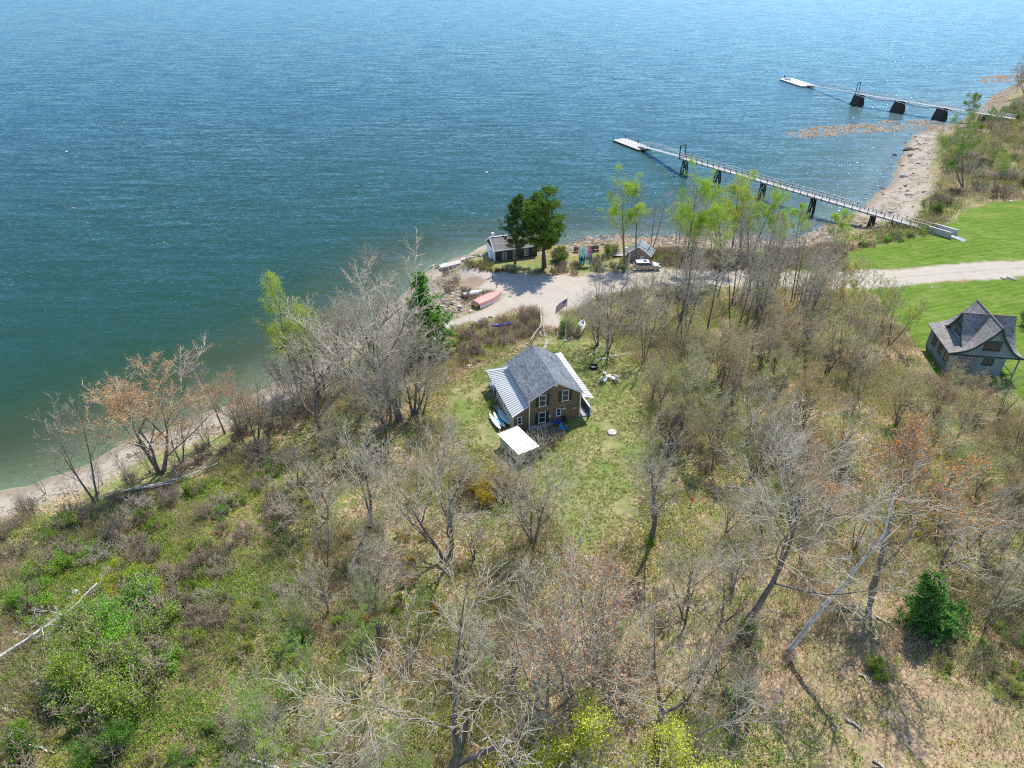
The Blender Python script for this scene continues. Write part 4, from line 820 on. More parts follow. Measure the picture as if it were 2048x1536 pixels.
MB().box(2.1, 3.75, -3.7, 4.1, -.2, -.05).build('porch_floor', 'deck', bh); MB().box(2.1, 3.7, -3.72, -3.64, .55, .65).box(3.64, 3.72, -3.7, 4.1, .55, .65).build('porch_rail', 'green_trim', bh)
for q in ((3.68, -3.65), (3.68, .2), (3.68, 4.0)): MB().box(q[0] - .07, q[0] + .07, q[1] - .07, q[1] + .07, -1.6, 3.3).build('porch_post', 'blue_wall', bh)
MB().box(2.3, 2.6, -2.2, -1.0, -.05, .9).build('porch_cushion', 'white', bh); MB().box(-4.62, 2.16, -3.74, -3.703, -1.6, -1.0).build('foundation', 'stone', bh)
MB().box(-3.6, -1.4, -3.76, -3.702, .0, 2.9).build('lattice_panel', 'old_shingle', bh)

# ------------------------------------------------------------------ long wooden pier, gangway and float
e_ = Vector((42.5, -60.0)); PL = e_.length; prz = math.atan2(e_.y, e_.x)
pr = thing('pier', 'long weathered wooden pier on dark pilings running out from the upper lawn', 'pier', (46.9, 191.3, 0), prz); DZ = 4.0; DW = .95
MB().box(0, PL - 5, -DW, DW, DZ - .06, DZ).build('deck', 'deck', pr)
m = MB(); [m.box(0, PL - 5, y_ - .08, y_ + .08, DZ - .4, DZ - .063) for y_ in (-.75, .75)]; m.build('stringer', 'rail', pr)
for s_ in (-1, 1):
    MB().box(0, PL - 5, s_ * (DW - .02) - .06, s_ * (DW - .02) + .06, DZ + 1.0, DZ + 1.07).build('handrail', 'rail', pr); MB().box(0, PL - 5, s_ * (DW - .04) - .03, s_ * (DW - .04) + .03, DZ + .5, DZ + .57).build('middle_rail', 'rail', pr)
post0 = MB().box(-.06, .06, -.06, .06, -.4, 1.0).build('rail_post', 'rail_dark', pr); first = True
npost = 37
for i in range(npost):
    for s_ in (-1, 1):
        o = post0 if first else post0.copy()
        if not first: COL.objects.link(o); o.parent = pr
        first = False; o.location = (.3 + i * (PL - 5.6) / (npost - 1), s_ * (DW + .05), DZ)
def bent(root, x, h0, h1, spread=1.9, name='bent'):
    b = MB().box(x - .2, x + .2, -1.15, 1.15, h1 - .35, h1).build(name, 'pile', root)
    for y_, yb in ((-.95, -spread), (-.35, -.75), (.35, .75), (.95, spread)): MB().tube([(x, y_, h1 - .35), (x + (.25 if abs(y_) < .5 else -.15), yb, h0)], [.17, .2], 8).build('piling', 'pile', b)
    m = MB(); m.beam((x + .2, -.9, h1 - .6), (x + .2, spread * .85, h0 + (h1 - h0) * .25), .14, .2); m.beam((x - .2, .9, h1 - .6), (x - .2, -spread * .85, h0 + (h1 - h0) * .25), .14, .2); m.build('cross_brace', 'pile', b)
for x in (1.2, 12.8, 27.0, 41.2, 56.0): bent(pr, x, -3.0 if x < 50 else -1.2, DZ - .4)
MB().tube([(60.5, -.9, DZ - .4), (64.5, -1.6, .6)], .13, 6).tube([(60.5, .9, DZ - .4), (64.5, 1.2, .6)], .13, 6).build('raking_strut', 'pile', pr)
m = MB()
for s_ in (-1, 1): m.box(-.35, -.15, s_ * 1.05 - .1, s_ * 1.05 + .1, DZ - .5, DZ + 3.3)
m.box(-.36, -.14, -1.25, 1.25, DZ + 3.1, DZ + 3.3); m.build('gallows_frame', 'pile', pr)
for s_ in (-1, 1):
    MB().box(PL - 5, PL - .6, s_ * 1.25 - .05, s_ * 1.25 + .05, DZ - .5, DZ + .95).build('landing_rail', 'rail', pr); MB().box(PL - 5.1, PL - .5, s_ * 1.25 - .12, s_ * 1.25 + .12, DZ + .955, DZ + 1.03).build('landing_cap', 'alu', pr)
    MB().box(PL - .7, PL - .5, s_ * 1.25 - .12, s_ * 1.25 + .12, DZ - .6, DZ + 1.1).build('landing_post', 'rail', pr)
MB().box(PL - 5, PL - .6, -1.2, 1.2, DZ - .1, DZ - .02).build('landing_deck', 'deck', pr); MB().slab([(PL - .6, -.8, DZ - .02), (PL + 1.8, -.8, DZ - .25), (PL + 1.8, .8, DZ - .25), (PL - .6, .8, DZ - .02)], .08).build('ramp', 'deck_blue', pr)
ss = thing('beach_stairs', 'timber stairs and walkway under the shore end of the pier', 'stairs', (0, 0, 0)); a, b, c = Vector(unp(1768, 440, 1.6)), Vector(unp(1790, 454, 2.4)), Vector(unp(1742, 466, 1.2)); d_ = Vector(unp(1811, 447, 3.0))
for p, q, nm in ((a, b, 'upper_flight'), (c, b, 'walkway')): MB().beam(p, q, 1.0, .12).build(nm, 'deck', ss); MB().beam(p + Vector((0, -.6, .9)), q + Vector((0, -.6, .9)), .1, .08).beam(p + Vector((0, .6, .9)), q + Vector((0, .6, .9)), .1, .08).build('handrail', 'rail', ss)
for p in (a, b, c): MB().box(p.x - .08, p.x + .08, p.y - .68, p.y - .52, p.z - 2, p.z + .9).build('post', 'rail_dark', ss)
MB().beam(b + Vector((0, 0, .9)), d_ + Vector((0, 0, .6)), .1, .1).build('side_rail', 'rail', ss)
fc = Vector((37.7, 221.0, 0)); f1 = thing('float_dock', 'long pale wooden float at the end of the near pier', 'floating dock', fc, math.atan2(-12.3, 6.3))
MB().box(-7.0, 7.0, -2.5, 2.5, .32, .5).build('deck', 'deck', f1); MB().box(-6.9, 6.9, -2.4, 2.4, -.3, .317).build('pontoon', 'black', f1)
for x_, y_ in ((-6.9, -2.4), (-6.9, 2.4), (6.8, 2.4), (0, 2.4)): MB().tube([(x_, y_, .5), (x_, y_, 1.5)], .13, 8).build('pile_post', 'pile', f1)
for i in range(3): MB().box(-5 + i * 5, -4.6 + i * 5, 2.1, 2.2, .503, .62).build('cleat', 'black', f1)
ga, gb = Vector((46.9, 191.6, DZ)), Vector((39.6, 217.3, .75)); gl_ = (gb - ga); gw = thing('gangway', 'arched aluminium gangway between the near pier and its float', 'gangway', ga, math.atan2(gl_.y, gl_.x)); GL = gl_.xy.length; dzg = gl_.z
def gangrails(root, GL, dz, w, hmax, nseg, mat='alu', dmat='deck'):
    MB().beam((0, 0, 0), (GL, 0, dz), w * 2, .12).build('walkway', dmat, root)
    for s_ in (-1, 1):
        top = lambda t: (t * GL, s_ * w, dz * t + 1.0 + (hmax - 1.0) * math.sin(PI * t)); bot = lambda t: (t * GL, s_ * w, dz * t)
        m = MB(); [m.beam(top(i / nseg), top((i + 1) / nseg), .09) for i in range(nseg)]; m.beam(bot(0), bot(1), .12, .2)
        for i in range(nseg): a_, b_ = top(i / nseg), top((i + 1) / nseg); m.beam(Vector(a_) - Vector((0, 0, .45)), Vector(b_) - Vector((0, 0, .45)), .05)
        m.build('handrail', mat, root); m = MB(); [m.beam(bot(i / nseg), top(i / nseg), .06) for i in range(nseg + 1)]; m.build('baluster', mat, root)
gangrails(gw, GL, dzg, .65, 1.75, 16)
# far pier on timber cribs
p2 = thing('far_pier', 'far pier with white rails carried on dark timber cribs', 'pier', (134.8, 285.0, 0), math.atan2(-36.0, 27.1)); PL2 = 56
MB().box(0, PL2, -.95, .95, DZ - .1, DZ).build('deck', 'deck', p2)
for s_ in (-1, 1):
    MB().box(0, PL2, s_ * .95 - .05, s_ * .95 + .05, DZ + 1.0, DZ + 1.1).build('handrail', 'alu', p2); MB().box(0, PL2, s_ * .95 - .03, s_ * .95 + .03, DZ + .5, DZ + .56).build('middle_rail', 'alu', p2)
    m = MB()
    for x0, x1 in ((0, 16), (16, 32), (32, 47)):
        for i in range(8): t0, t1 = i / 8, (i + 1) / 8; m.beam((x0 + (x1 - x0) * t0, s_ * 1.0, DZ - .25 - .9 * math.sin(PI * t0)), (x0 + (x1 - x0) * t1, s_ * 1.0, DZ - .25 - .9 * math.sin(PI * t1)), .12, .30)
    m.build('arched_truss', 'alu', p2)
q0_ = MB().box(-.05, .05, -.05, .05, -.2, 1.0).build('rail_post', 'rail', p2); first = True
for i in range(34):
    for s_ in (-1, 1):
        o = q0_ if first else q0_.copy()
        if not first: COL.objects.link(o); o.parent = p2
        first = False; o.location = (.3 + i * 1.68, s_ * .97, DZ)
for x in (.8, 17, 32.5, 47):
    cb = MB().loft([[(x + a * w, b * w * .8, z) for a, b in ((-1, -1), (1, -1), (1, 1), (-1, 1))] for w, z in ((2.3, -2.5), (1.2, DZ - .35))]).build('crib', 'stone_dark', p2)
    m = MB()
    for k in range(9):
        z = -1.2 + k * .55; w = 2.35 - (z + 2.5) / 6.15 * 1.1; [m.beam((x - w - .2, s_ * w * .8, z), (x + w + .2, s_ * w * .8, z), .26, .26) for s_ in (-1, 1)]; [m.beam((x + s_ * w, -w * .8 - .2, z + .27), (x + s_ * w, w * .8 + .2, z + .27), .26, .26) for s_ in (-1, 1)]
    m.build('crib_timber', 'pile', cb)
m = MB(); [m.box(-.4, -.2, s_ * 1.0 - .09, s_ * 1.0 + .09, DZ - .4, DZ + 4.0) for s_ in (-1, 1)]; m.box(-.42, -.18, -1.2, 1.2, DZ + 3.8, DZ + 4.0); m.build('gallows_frame', 'pile', p2)
f2 = thing('float_dock', 'bright white float at the end of the far pier', 'floating dock', (128.4, 332, 0), math.radians(-80)); MB().box(-9.5, 9.5, -3.3, 3.3, .35, .6).build('deck', 'white', f2); MB().box(-9.4, 9.4, -3.2, 3.2, -.3, .347).build('pontoon', 'rail_dark', f2); [MB().box(x_, x_ + .3, 3.05, 3.2, .603, .75).build('cleat', 'black', f2) for x_ in (-8, -3, 3, 8)]
ga, gb = Vector((134.6, 285.4, DZ)), Vector((130.2, 323.5, .8)); gl_ = gb - ga; g2 = thing('gangway', 'long pale gangway leading to the white far float', 'gangway', ga, math.atan2(gl_.y, gl_.x)); gangrails(g2, gl_.xy.length, gl_.z, .6, 1.9, 22)
db = thing('motor_dinghy', 'small inflatable boat lying on the white far float', 'boat', (126.3, 338, .62), math.radians(-75)); hull(MB(), 5.0, 2.0, .6, thick=.3).build('hull', 'alu', db); MB().box(-2.9, -2.5, -.2, .2, .3, 1.4).build('outboard_motor', 'black', db); MB().box(-.5, -.2, -.7, .7, .35, .42).build('thwart', 'royal', db)
g = Vector(unp(1417, 372, 0)); sb = thing('skiff', 'small white and blue skiff moored beside the second pier bent', 'boat', (g.x, g.y, -.1), 0.1); hull(MB(), 3.6, 1.5, .55, thick=.12).build('hull', 'hull_white', sb); MB().box(-.3, .0, -.65, .65, .35, .4).build('thwart', 'blue', sb)
for i, (px, py, mt, s, lb) in enumerate([(973, 346, 'hull_white', 1.0, 'white mooring buoy off the pines'), (133, 304, 'hull_white', .9, 'white mooring buoy far out at the left'), (247, 247, 'yellow', .8, 'small yellow buoy at the upper left'), (146, 417, 'orange', .7, 'orange buoy near the left edge of the water'), (235, 171, 'yellow', .8, 'yellow buoy farthest out at the upper left'),
      (560, 86, 'hull_white', .8, 'tiny white buoy near the top of the water'), (328, 485, 'orange', .5, 'tiny orange buoy in the dark water at the left'), (725, 82, 'hull_white', .8, 'tiny white buoy at the top right of the tiny first one')]):
    g = Vector(unp(px, py, 0)); o = thing('buoy', lb, 'buoy', (g.x, g.y, -.1), 0, None, s * .85); MB().loft([[(math.cos(k * PI / 6) * r, math.sin(k * PI / 6) * r, z) for k in range(12)] for r, z in ((.05, -.2), (.35, -.1), (.48, .2), (.35, .5), (.05, .62))]).build('float', mt, o, smooth=True); MB().tube([(0, 0, .6), (0, 0, .95)], .05, 6).build('ring', 'rail_dark', o)

# ------------------------------------------------------------------ station wagon on the gravel
g = ground(1294, 541); cr_ = thing('parked_car', 'champagne station wagon with a pale roof parked on the gravel road', 'car', (g.x, g.y + .7, g.z + .03), .02); 
def car_section(prof, w):  # prof: side outline x,z
    return [[(x, y_ * (w - (.16 if z > 1.0 else (.04 if z < .5 else 0))), z) for x, z in prof] for y_ in (-1, 1)]
lo = [(-2.42, .38), (-2.46, .75), (-2.40, 1.02), (1.05, 1.0), (1.75, .93), (2.25, .80), (2.42, .62), (2.40, .36), (1.95, .24), (-2.0, .24)]
ss_ = []
for y_ in (-.93, -.90, -.5, .5, .90, .93):
    k = .94 if abs(y_) > .92 else 1.0; ss_.append([(x * (k if abs(y_) > .92 else 1), y_, z if abs(y_) < .92 else .62 + (z - .62) * .8) for x, z in lo])
MB().loft(ss_).build('body', 'tan_paint', cr_, smooth=False, bevel=.04)
gh = [(-2.30, 1.0), (-2.05, 1.46), (.35, 1.48), (1.15, .99)]
MB().loft([[(x * .99, y_ * (.86 if z < 1.2 else .70), z) for x, z in gh] for y_ in (-1, 1)]).build('window_band', 'glass', cr_)
MB().loft([[(x, y_, z) for x, z in ((-2.08, 1.44), (-1.95, 1.53), (.15, 1.55), (.38, 1.47))] for y_ in (-.72, .72)]).build('roof_panel', 'silver_top', cr_, bevel=.02)
m = MB()
for y_ in (-.76, .76): m.beam((.30, y_ * .95, 1.48), (1.12, y_ * 1.13, 1.0), .07, .05); m.beam((-.75, y_ * .97, 1.47), (-.72, y_ * 1.13, 1.0), .07, .05); m.beam((-2.02, y_ * .95, 1.45), (-2.28, y_ * 1.12, 1.0), .09, .06)
m.build('pillar', 'tan_paint', cr_); MB().box(-.75, -.05, -.42, .42, 1.548, 1.562).build('sunroof', 'glass', cr_)
MB().slab([(1.2, -.75, 1.012), (1.75, -.72, .952), (1.75, .72, .952), (1.2, .75, 1.012)], .02).build('bonnet', 'silver_top', cr_)
for y_ in (-1, 1):
    MB().box(-2.47, -2.36, y_ * .80 - .1, y_ * .80 + .1, .72, 1.15).build('taillight', 'tail_red', cr_); MB().box(2.30, 2.44, y_ * .66 - .16, y_ * .66 + .16, .60, .76).build('headlight', 'alu', cr_); MB().box(.85, 1.05, y_ * 1.0 - .07, y_ * 1.0 + .07, 1.0, 1.12).build('mirror', 'tan_paint', cr_); MB().box(-2.2, 1.0, y_ * .935 - .01, y_ * .935 + .01, .93, .97).build('side_trim', 'silver_top', cr_)
    for x_ in (-1.45, 1.45):
        w_ = MB().loft([[(x_ + math.cos(k * PI / 9) * r, y_ * .86 + o_, .34 + math.sin(k * PI / 9) * r) for k in range(18)] for r, o_ in ((.30, -.11), (.34, -.09), (.34, .09), (.30, .11))]).build('wheel', 'rubber', cr_, smooth=False)
        MB().loft([[(x_ + math.cos(k * PI / 9) * r, y_ * .975 + o_ * y_, .34 + math.sin(k * PI / 9) * r) for k in range(18)] for r, o_ in ((.23, 0), (.21, .012))]).build('rim', 'alu', w_)
MB().box(-2.5, -2.42, -.26, .26, .62, .74).build('number_plate', 'white', cr_)
# ------------------------------------------------------------------ vegetation builders
def ortho(d):
    a = np.cross(d, (0, 0, 1.0))
    if np.linalg.norm(a) < .05: a = np.cross(d, (0, 1.0, 0))
    a /= np.linalg.norm(a); return a, np.cross(d, a)
class Skel:
    def __init__(s, seed): s.r = random.Random(seed); s.thick = []; s.thin = []; s.tips = []
    def limb(s, p, d, L, rad, lvl, sp):
        """one limb as a bent, tapering line; then its side limbs"""
        r = s.r; mx = sp['levels']; k = (9, 7, 5, 4, 3)[min(lvl, 4)] if lvl < mx else 3
        d = np.array(d, float); d /= np.linalg.norm(d); p = np.array(p, float)
        pts = [p.copy()]; dirs = [d.copy()]; wig = sp['wig'] * (1 + .25 * lvl); tr = sp['trop']
        for i in range(k - 1):
            d = d + np.array([r.gauss(0, wig), r.gauss(0, wig), r.gauss(0, wig * .7) + tr]); d /= np.linalg.norm(d)
            if d[2] < -.25: d[2] = -.25
            p = p + d * (L / (k - 1)); pts.append(p.copy()); dirs.append(d.copy())
        end = rad * (sp['taper'] if lvl < mx else .5); end = max(end, sp['rmin'] * .7)
        rr = np.linspace(rad, end, k)
        if lvl == 0: rr[0] *= 1.35
        (s.thick if lvl < sp['thick_lv'] else s.thin).append((np.array(pts), rr))
        if lvl >= mx - 1:
            for q in pts[1:]: s.tips.append(q)
        if lvl >= mx: return
        n = sp['n'][lvl]; n = max(1, int(n * r.uniform(.8, 1.2) + .5))
        az = r.uniform(0, 6.28); t0 = sp['t0'][lvl]
        for j in range(n):
            t = t0 + (1 - t0) * (j + r.random() * .7) / n; t = min(t, .98)
            f = t * (k - 1); i = int(f); w = f - i; q = pts[i] * (1 - w) + pts[i + 1] * w; dd = dirs[i + 1]
            az += 2.4 + r.uniform(-.4, .4); a, b = ortho(dd)
            ang = math.radians(sp['ang'][lvl] * r.uniform(.7, 1.25))
            nd = dd * math.cos(ang) + (a * math.cos(az) + b * math.sin(az)) * math.sin(ang)
            l2 = L * sp['ratio'][lvl] * r.uniform(.7, 1.15) * (1.12 - sp['short'] * t)
            r0 = rr[i] * sp['rr'][lvl] * r.uniform(.8, 1.05)
            s.limb(q, nd, l2, max(r0, sp['rmin']), lvl + 1, sp)
def tubes(polys, sides):
    Vs = []; Qs = []; off = 0
    by = {}
    for p, r in polys: by.setdefault(len(p), []).append((p, r))
    for k, lst in by.items():
        P = np.stack([p for p, r in lst]); Rr = np.stack([r for p, r in lst]); n = len(lst)
        T = np.empty_like(P); T[:, 1:-1] = P[:, 2:] - P[:, :-2]; T[:, 0] = P[:, 1] - P[:, 0]; T[:, -1] = P[:, -1] - P[:, -2]
        T /= np.linalg.norm(T, axis=2, keepdims=True) + 1e-9
        ref = np.where(np.abs(T[:, :1, 2:3]) > .9, np.array([1., 0, 0]), np.array([0, 0, 1.]))
        A = np.cross(T, np.broadcast_to(ref, T.shape)); A /= np.linalg.norm(A, axis=2, keepdims=True) + 1e-9; B = np.cross(T, A)
        th = np.arange(sides) * 2 * PI / sides
        ring = P[:, :, None] + (A[:, :, None] * np.cos(th)[:, None] + B[:, :, None] * np.sin(th)[:, None]) * Rr[:, :, None, None]
        Vs.append(ring.reshape(-1, 3))
        i = np.arange(n)[:, None, None] * k * sides + np.arange(k - 1)[None, :, None] * sides + np.arange(sides)[None, None, :]
        j = np.arange(n)[:, None, None] * k * sides + np.arange(k - 1)[None, :, None] * sides + (np.arange(sides)[None, None, :] + 1) % sides
        Qs.append((np.stack([i, j, j + sides, i + sides], -1).reshape(-1, 4)) + off); off += n * k * sides
    if not Vs: return np.zeros((0, 3)), np.zeros((0, 4), int)
    return np.concatenate(Vs), np.concatenate(Qs)
def leaves(C, size, rng, aspect=.6, updir=0.0, diamond=True):
    """leaf faces at points C: small diamonds turned every way"""
    n = len(C); a = rng.normal(size=(n, 3)); a[:, 2] += updir; a /= np.linalg.norm(a, axis=1, keepdims=True)
    b = np.cross(a, rng.normal(size=(n, 3))); b /= np.linalg.norm(b, axis=1, keepdims=True) + 1e-9
    s = size * rng.uniform(.6, 1.3, n)[:, None]
    V = np.stack([C, C + a * s * .5 + b * s * aspect * .5, C + a * s, C + a * s * .5 - b * s * aspect * .5], 1).reshape(-1, 3)
    return V, (np.arange(n)[:, None] * 4 + np.arange(4)[None])
def veg_meshes(name, sk, seed, bark='bark', twig='twig', leaf=None, trunk_sides=8):
    """trunk mesh, and crown mesh (twigs + leaves) for one kind of plant"""
    tv, tq = tubes(sk.thick, trunk_sides)
    tm = raw_mesh(name + '_trunk', tv, tq, mats=[M[bark]], smooth=True) if len(tv) else None
    cv_, cq = tubes(sk.thin, 3); qm = np.zeros(len(cq), int)
    if leaf:
        rng = np.random.default_rng(seed); tips = np.array(sk.tips); cnt, size, jit, clump = leaf
        w = None
        if clump:      # leafy patches and bare patches
            nz = vnoise(tips[:, 0] + tips[:, 2] * .7, tips[:, 1] - tips[:, 2] * .6, clump, seed % 50); w = np.clip(nz + .35, 0.02, 1); w /= w.sum()
        C = tips[rng.choice(len(tips), cnt, p=w)] + rng.normal(size=(cnt, 3)) * jit
        lv, lq = leaves(C, size, rng); cq = np.concatenate([cq, lq + len(cv_)]); cv_ = np.concatenate([cv_, lv]); qm = np.concatenate([qm, np.ones(len(lq), int)])
    cm = raw_mesh(name + '_crown', cv_, cq, qm=qm, mats=[M[twig], M['leaf']])
    return tm, cm
def plant(kind, meshes, loc, rot=(0, 0, 0), scale=1.0, label='', cat='tree', group=None, leaf=(.2, .25, .05), parts=('trunk', 'crown')):
    root = bpy.data.objects.new(kind, None); COL.objects.link(root)
    root.location = loc; root.rotation_euler = rot; root.scale = (scale,) * 3 if isinstance(scale, (int, float)) else scale
    tag(root, label, cat, group)
    for nm, me in zip(parts, meshes):
        if me is None: continue
        o = bpy.data.objects.new(nm, me); COL.objects.link(o); o.parent = root; o.color = (*leaf, 1)
    return root

SP = {   # growth habits
 'vase': dict(levels=4, n=(6, 7, 6, 6), t0=(.22, .25, .18, .12), ang=(34, 32, 34, 36), ratio=(.84, .55, .50, .46), rr=(.66, .58, .52, .5), wig=.065, trop=.085, taper=.16, rmin=.0145, short=.35, thick_lv=2),
 'vase2': dict(levels=4, n=(5, 7, 7, 6), t0=(.16, .25, .18, .12), ang=(42, 36, 36, 40), ratio=(.88, .52, .48, .46), rr=(.68, .56, .5, .5), wig=.085, trop=.07, taper=.16, rmin=.0145, short=.3, thick_lv=2),
 'big': dict(levels=4, n=(8, 7, 7, 7), t0=(.46, .25, .18, .12), ang=(52, 40, 38, 40), ratio=(.72, .50, .46, .44), rr=(.55, .55, .5, .5), wig=.06, trop=.07, taper=.18, rmin=.014, short=.35, thick_lv=2),
 'pole': dict(levels=3, n=(15, 6, 5), t0=(.34, .15, .1), ang=(28, 30, 36), ratio=(.30, .46, .5), rr=(.38, .5, .5), wig=.03, trop=.05, taper=.12, rmin=.014, short=.55, thick_lv=1),
 'tall': dict(levels=4, n=(12, 5, 5, 4), t0=(.32, .2, .15, .1), ang=(34, 32, 36, 38), ratio=(.38, .48, .46, .45), rr=(.45, .5, .5, .5), wig=.045, trop=.055, taper=.13, rmin=.014, short=.5, thick_lv=1),
 'dead': dict(levels=3, n=(7, 4, 3), t0=(.4, .3, .2), ang=(45, 50, 50), ratio=(.33, .4, .4), rr=(.4, .5, .5), wig=.08, trop=.0, taper=.25, rmin=.02, short=.4, thick_lv=1),
}
TREES = {}
def make_tree(key, habit, seed, H, rad, lean=(0, 0), stems=1, leaf=None, bark='bark', twig='twig'):
    sk = Skel(seed); sp = dict(SP[habit]); r = sk.r; sp['n'] = tuple(max(2, round(k * stems ** -.20)) for k in sp['n'])
    if stems == 1:
        L = H * (.62 if habit.startswith('vase') else .98)
        sk.limb((0, 0, -.15), (lean[0], lean[1], 1), L, rad, 0, sp)
    else:
        for i in range(stems):
            a = i * 2 * PI / stems + r.uniform(-.4, .4); t = r.uniform(.12, .34)
            sk.limb((math.cos(a) * rad * .7, math.sin(a) * rad * .7, -.15), (math.cos(a) * t + lean[0], math.sin(a) * t + lean[1], 1), H * r.uniform(.55, .68) if habit.startswith('vase') else H * r.uniform(.8, 1), rad * r.uniform(.7, 1), 0, sp)
    zmax = max(p[:, 2].max() for p, _ in sk.thin)
    TREES[key] = dict(m=veg_meshes(key, sk, seed, bark, twig, leaf), H=zmax)
sv = SP['vase']; sl = dict(sv); sl.update(n=(6, 6, 6, 5)); SP['vase_l'] = sl
SP['tall_l'] = dict(SP['tall'], n=(12, 6, 5, 4))
make_tree('v1', 'vase', 11, 13, .26); make_tree('v2', 'vase2', 12, 12, .25); make_tree('v3', 'vase', 13, 13, .2, stems=3); make_tree('v4', 'vase2', 14, 11, .2, stems=2)
make_tree('dome', 'vase_l', 93, 9, .15, stems=3, leaf=(13000, .07, .10, 0)); make_tree('big', 'big', 19, 15, .30); make_tree('vb1', 'vase_l', 15, 10, .16, leaf=(8000, .085, .09, 0)); make_tree('vb2', 'vase_l', 16, 9, .14, stems=3, leaf=(8000, .08, .09, 0)); make_tree('vb3', 'vase_l', 17, 10, .15, stems=2, leaf=(5000, .085, .09, 2.0))
make_tree('m1', 'tall', 21, 10, .12, stems=3); make_tree('m2', 'tall_l', 22, 9, .10, stems=4, leaf=(2600, .09, .10, 0)); make_tree('m3', 'tall_l', 29, 9, .10, stems=2, leaf=(4200, .10, .10, 1.5))
make_tree('p1', 'pole', 31, 13, .15); make_tree('p2', 'pole', 32, 13, .13); make_tree('p3', 'pole', 33, 12, .12, stems=2); make_tree('p4', 'tall', 34, 13, .15)
make_tree('g1', 'tall', 41, 13, .16, leaf=(22000, .09, .19, 1.3)); make_tree('g2', 'tall_l', 42, 11, .13, stems=2, leaf=(18000, .085, .18, 1.2)); make_tree('g3', 'tall_l', 43, 8, .10, leaf=(12000, .09, .15, 1.1))
make_tree('d1', 'dead', 51, 9, .16, bark='deadwood', twig='deadwood')

# shrubs: many stems from the ground
def make_shrub(key, seed, H, W, stems, leaf=None, bark='bark_dark', twig='twig_brown', up=.55):
    sk = Skel(seed); r = sk.r
    sp = dict(levels=2, n=(6, 4, 3), t0=(.25, .2, .1), ang=(35, 42, 45), ratio=(.5, .45, .4), rr=(.6, .6, .5), wig=.14, trop=up * .12, taper=.5, rmin=.014, short=.3, thick_lv=1)
    for i in range(stems):
        a = r.uniform(0, 6.28); q = math.sqrt(r.random()) * W * .32; t = r.uniform(.1, 1.0) * W / H * .6
        sk.limb((math.cos(a) * q, math.sin(a) * q, -.1), (math.cos(a) * t, math.sin(a) * t, 1), H * r.uniform(.55, .85), .022, 0, sp)
    TREES[key] = dict(m=veg_meshes(key, sk, seed, bark, twig, leaf, 4), H=H)
make_shrub('s1', 61, 2.0, 2.6, 34); make_shrub('s2', 62, 1.5, 2.6, 30); make_shrub('s3', 63, 2.4, 2.0, 26); make_shrub('s4', 67, 1.6, 3.2, 42, twig='twig')
make_shrub('l1', 64, 1.8, 2.6, 22, leaf=(4600, .09, .13, .9)); make_shrub('l2', 65, 1.3, 2.4, 20, leaf=(3400, .085, .12, .8)); make_shrub('l3', 66, 2.2, 3.0, 30, leaf=(8000, .09, .14, 1.2)); make_shrub('l4', 68, 1.5, 2.4, 26, leaf=(1700, .08, .11, .7))

def upright(bx, by, topx, topy, base=None):
    """height and sideways lean of a tree standing at photo point b whose top shows at photo point top"""
    b = base or ground(bx, by); best = None
    for h in np.arange(1, 30, .1):
        q = proj(b.x, b.y, b.z + h)
        if q[1] <= topy: best = h; break
    h = best or 12
    d = b.y * _c - (b.z + h - CAM_H) * _s
    dx = (topx - proj(b.x, b.y, b.z + h)[0]) * d / FPX if topx is not None else 0
    return b, h, math.atan2(dx, h)
def tree(kind, key, b, top, label, group=None, leaf=(.2, .25, .05), cat='tree', wide=1.0, rz=None):
    bb, h, lean = upright(b[0], b[1], top[0], top[1]); T = TREES[key]; s = h / T['H'] / max(.5, math.cos(lean))
    rz = R.uniform(0, 6.28) if rz is None else rz
    rot = (Matrix.Rotation(lean, 3, 'Y') @ Matrix.Rotation(rz, 3, 'Z')).to_euler()
    return plant(kind, T['m'], bb, rot, (s * wide, s * wide, s), label, cat, group, leaf)
def jit(c, k=.15): return tuple(max(0, x * R.uniform(1 - k, 1 + k)) for x in c)
ORG = (.60, .34, .15); RED = (.50, .28, .17); OCH = (.52, .38, .06); YG = (.36, .40, .05); GRN = (.28, .44, .06); OLV = (.34, .38, .10); TAN = (.48, .39, .14)

# --- trees one can tell apart
tree('maple_tree', 'dome', (322, 945), (262, 728), 'orange budding round maple leaning over the beach at the left', leaf=ORG, wide=1.25, rz=.3)
tree('bare_tree', 'm1', (192, 1005), (85, 790), 'bare grey tree leaning far left over the water by the fallen birch log', rz=1)
tree('maple_tree', 'vb3', (364, 925), (348, 775), 'small thin budding maple right of the round orange maple', leaf=ORG)
tree('bare_tree', 'p4', (450, 868), (385, 700), 'bare silvery tree leaning left over the water between two orange maples', rz=2)
tree('maple_tree', 'vb2', (480, 872), (455, 728), 'tall budding orange maple clump on the beach edge', leaf=ORG)
tree('bare_tree', 'm1', (515, 885), (510, 735), 'dark multi stemmed bare tree at the top of the left beach')
tree('bare_tree', 'v2', (800, 842), (770, 492), 'largest bare grey tree of the grove left of the shingled cottage', wide=1.05, rz=.5)
tree('bare_tree', 'v1', (752, 800), (730, 540), 'bare grey tree with forked crown in the grove by the water', rz=2.2)
tree('bare_tree', 'v3', (828, 830), (850, 610), 'wide bare tree nearest the roof in the left grove', rz=4.0, wide=1.15)
tree('bare_tree', 'v1', (700, 770), (655, 585), 'bare reddish grey tree reaching over the water left of the grove', rz=1.4)
tree('bare_tree', 'v2', (742, 690), (800, 495), 'bare tree at the top of the grove against the water', rz=3.0, wide=1.1)
tree('bare_tree', 'v4', (640, 860), (600, 690), 'low bare tree on the slope above the beach', rz=5)
tree('leafy_tree', 'g2', (600, 790), (590, 568), 'yellow green leafy tree overhanging the water left of the grove', leaf=(.36, .46, .07), wide=1.15)
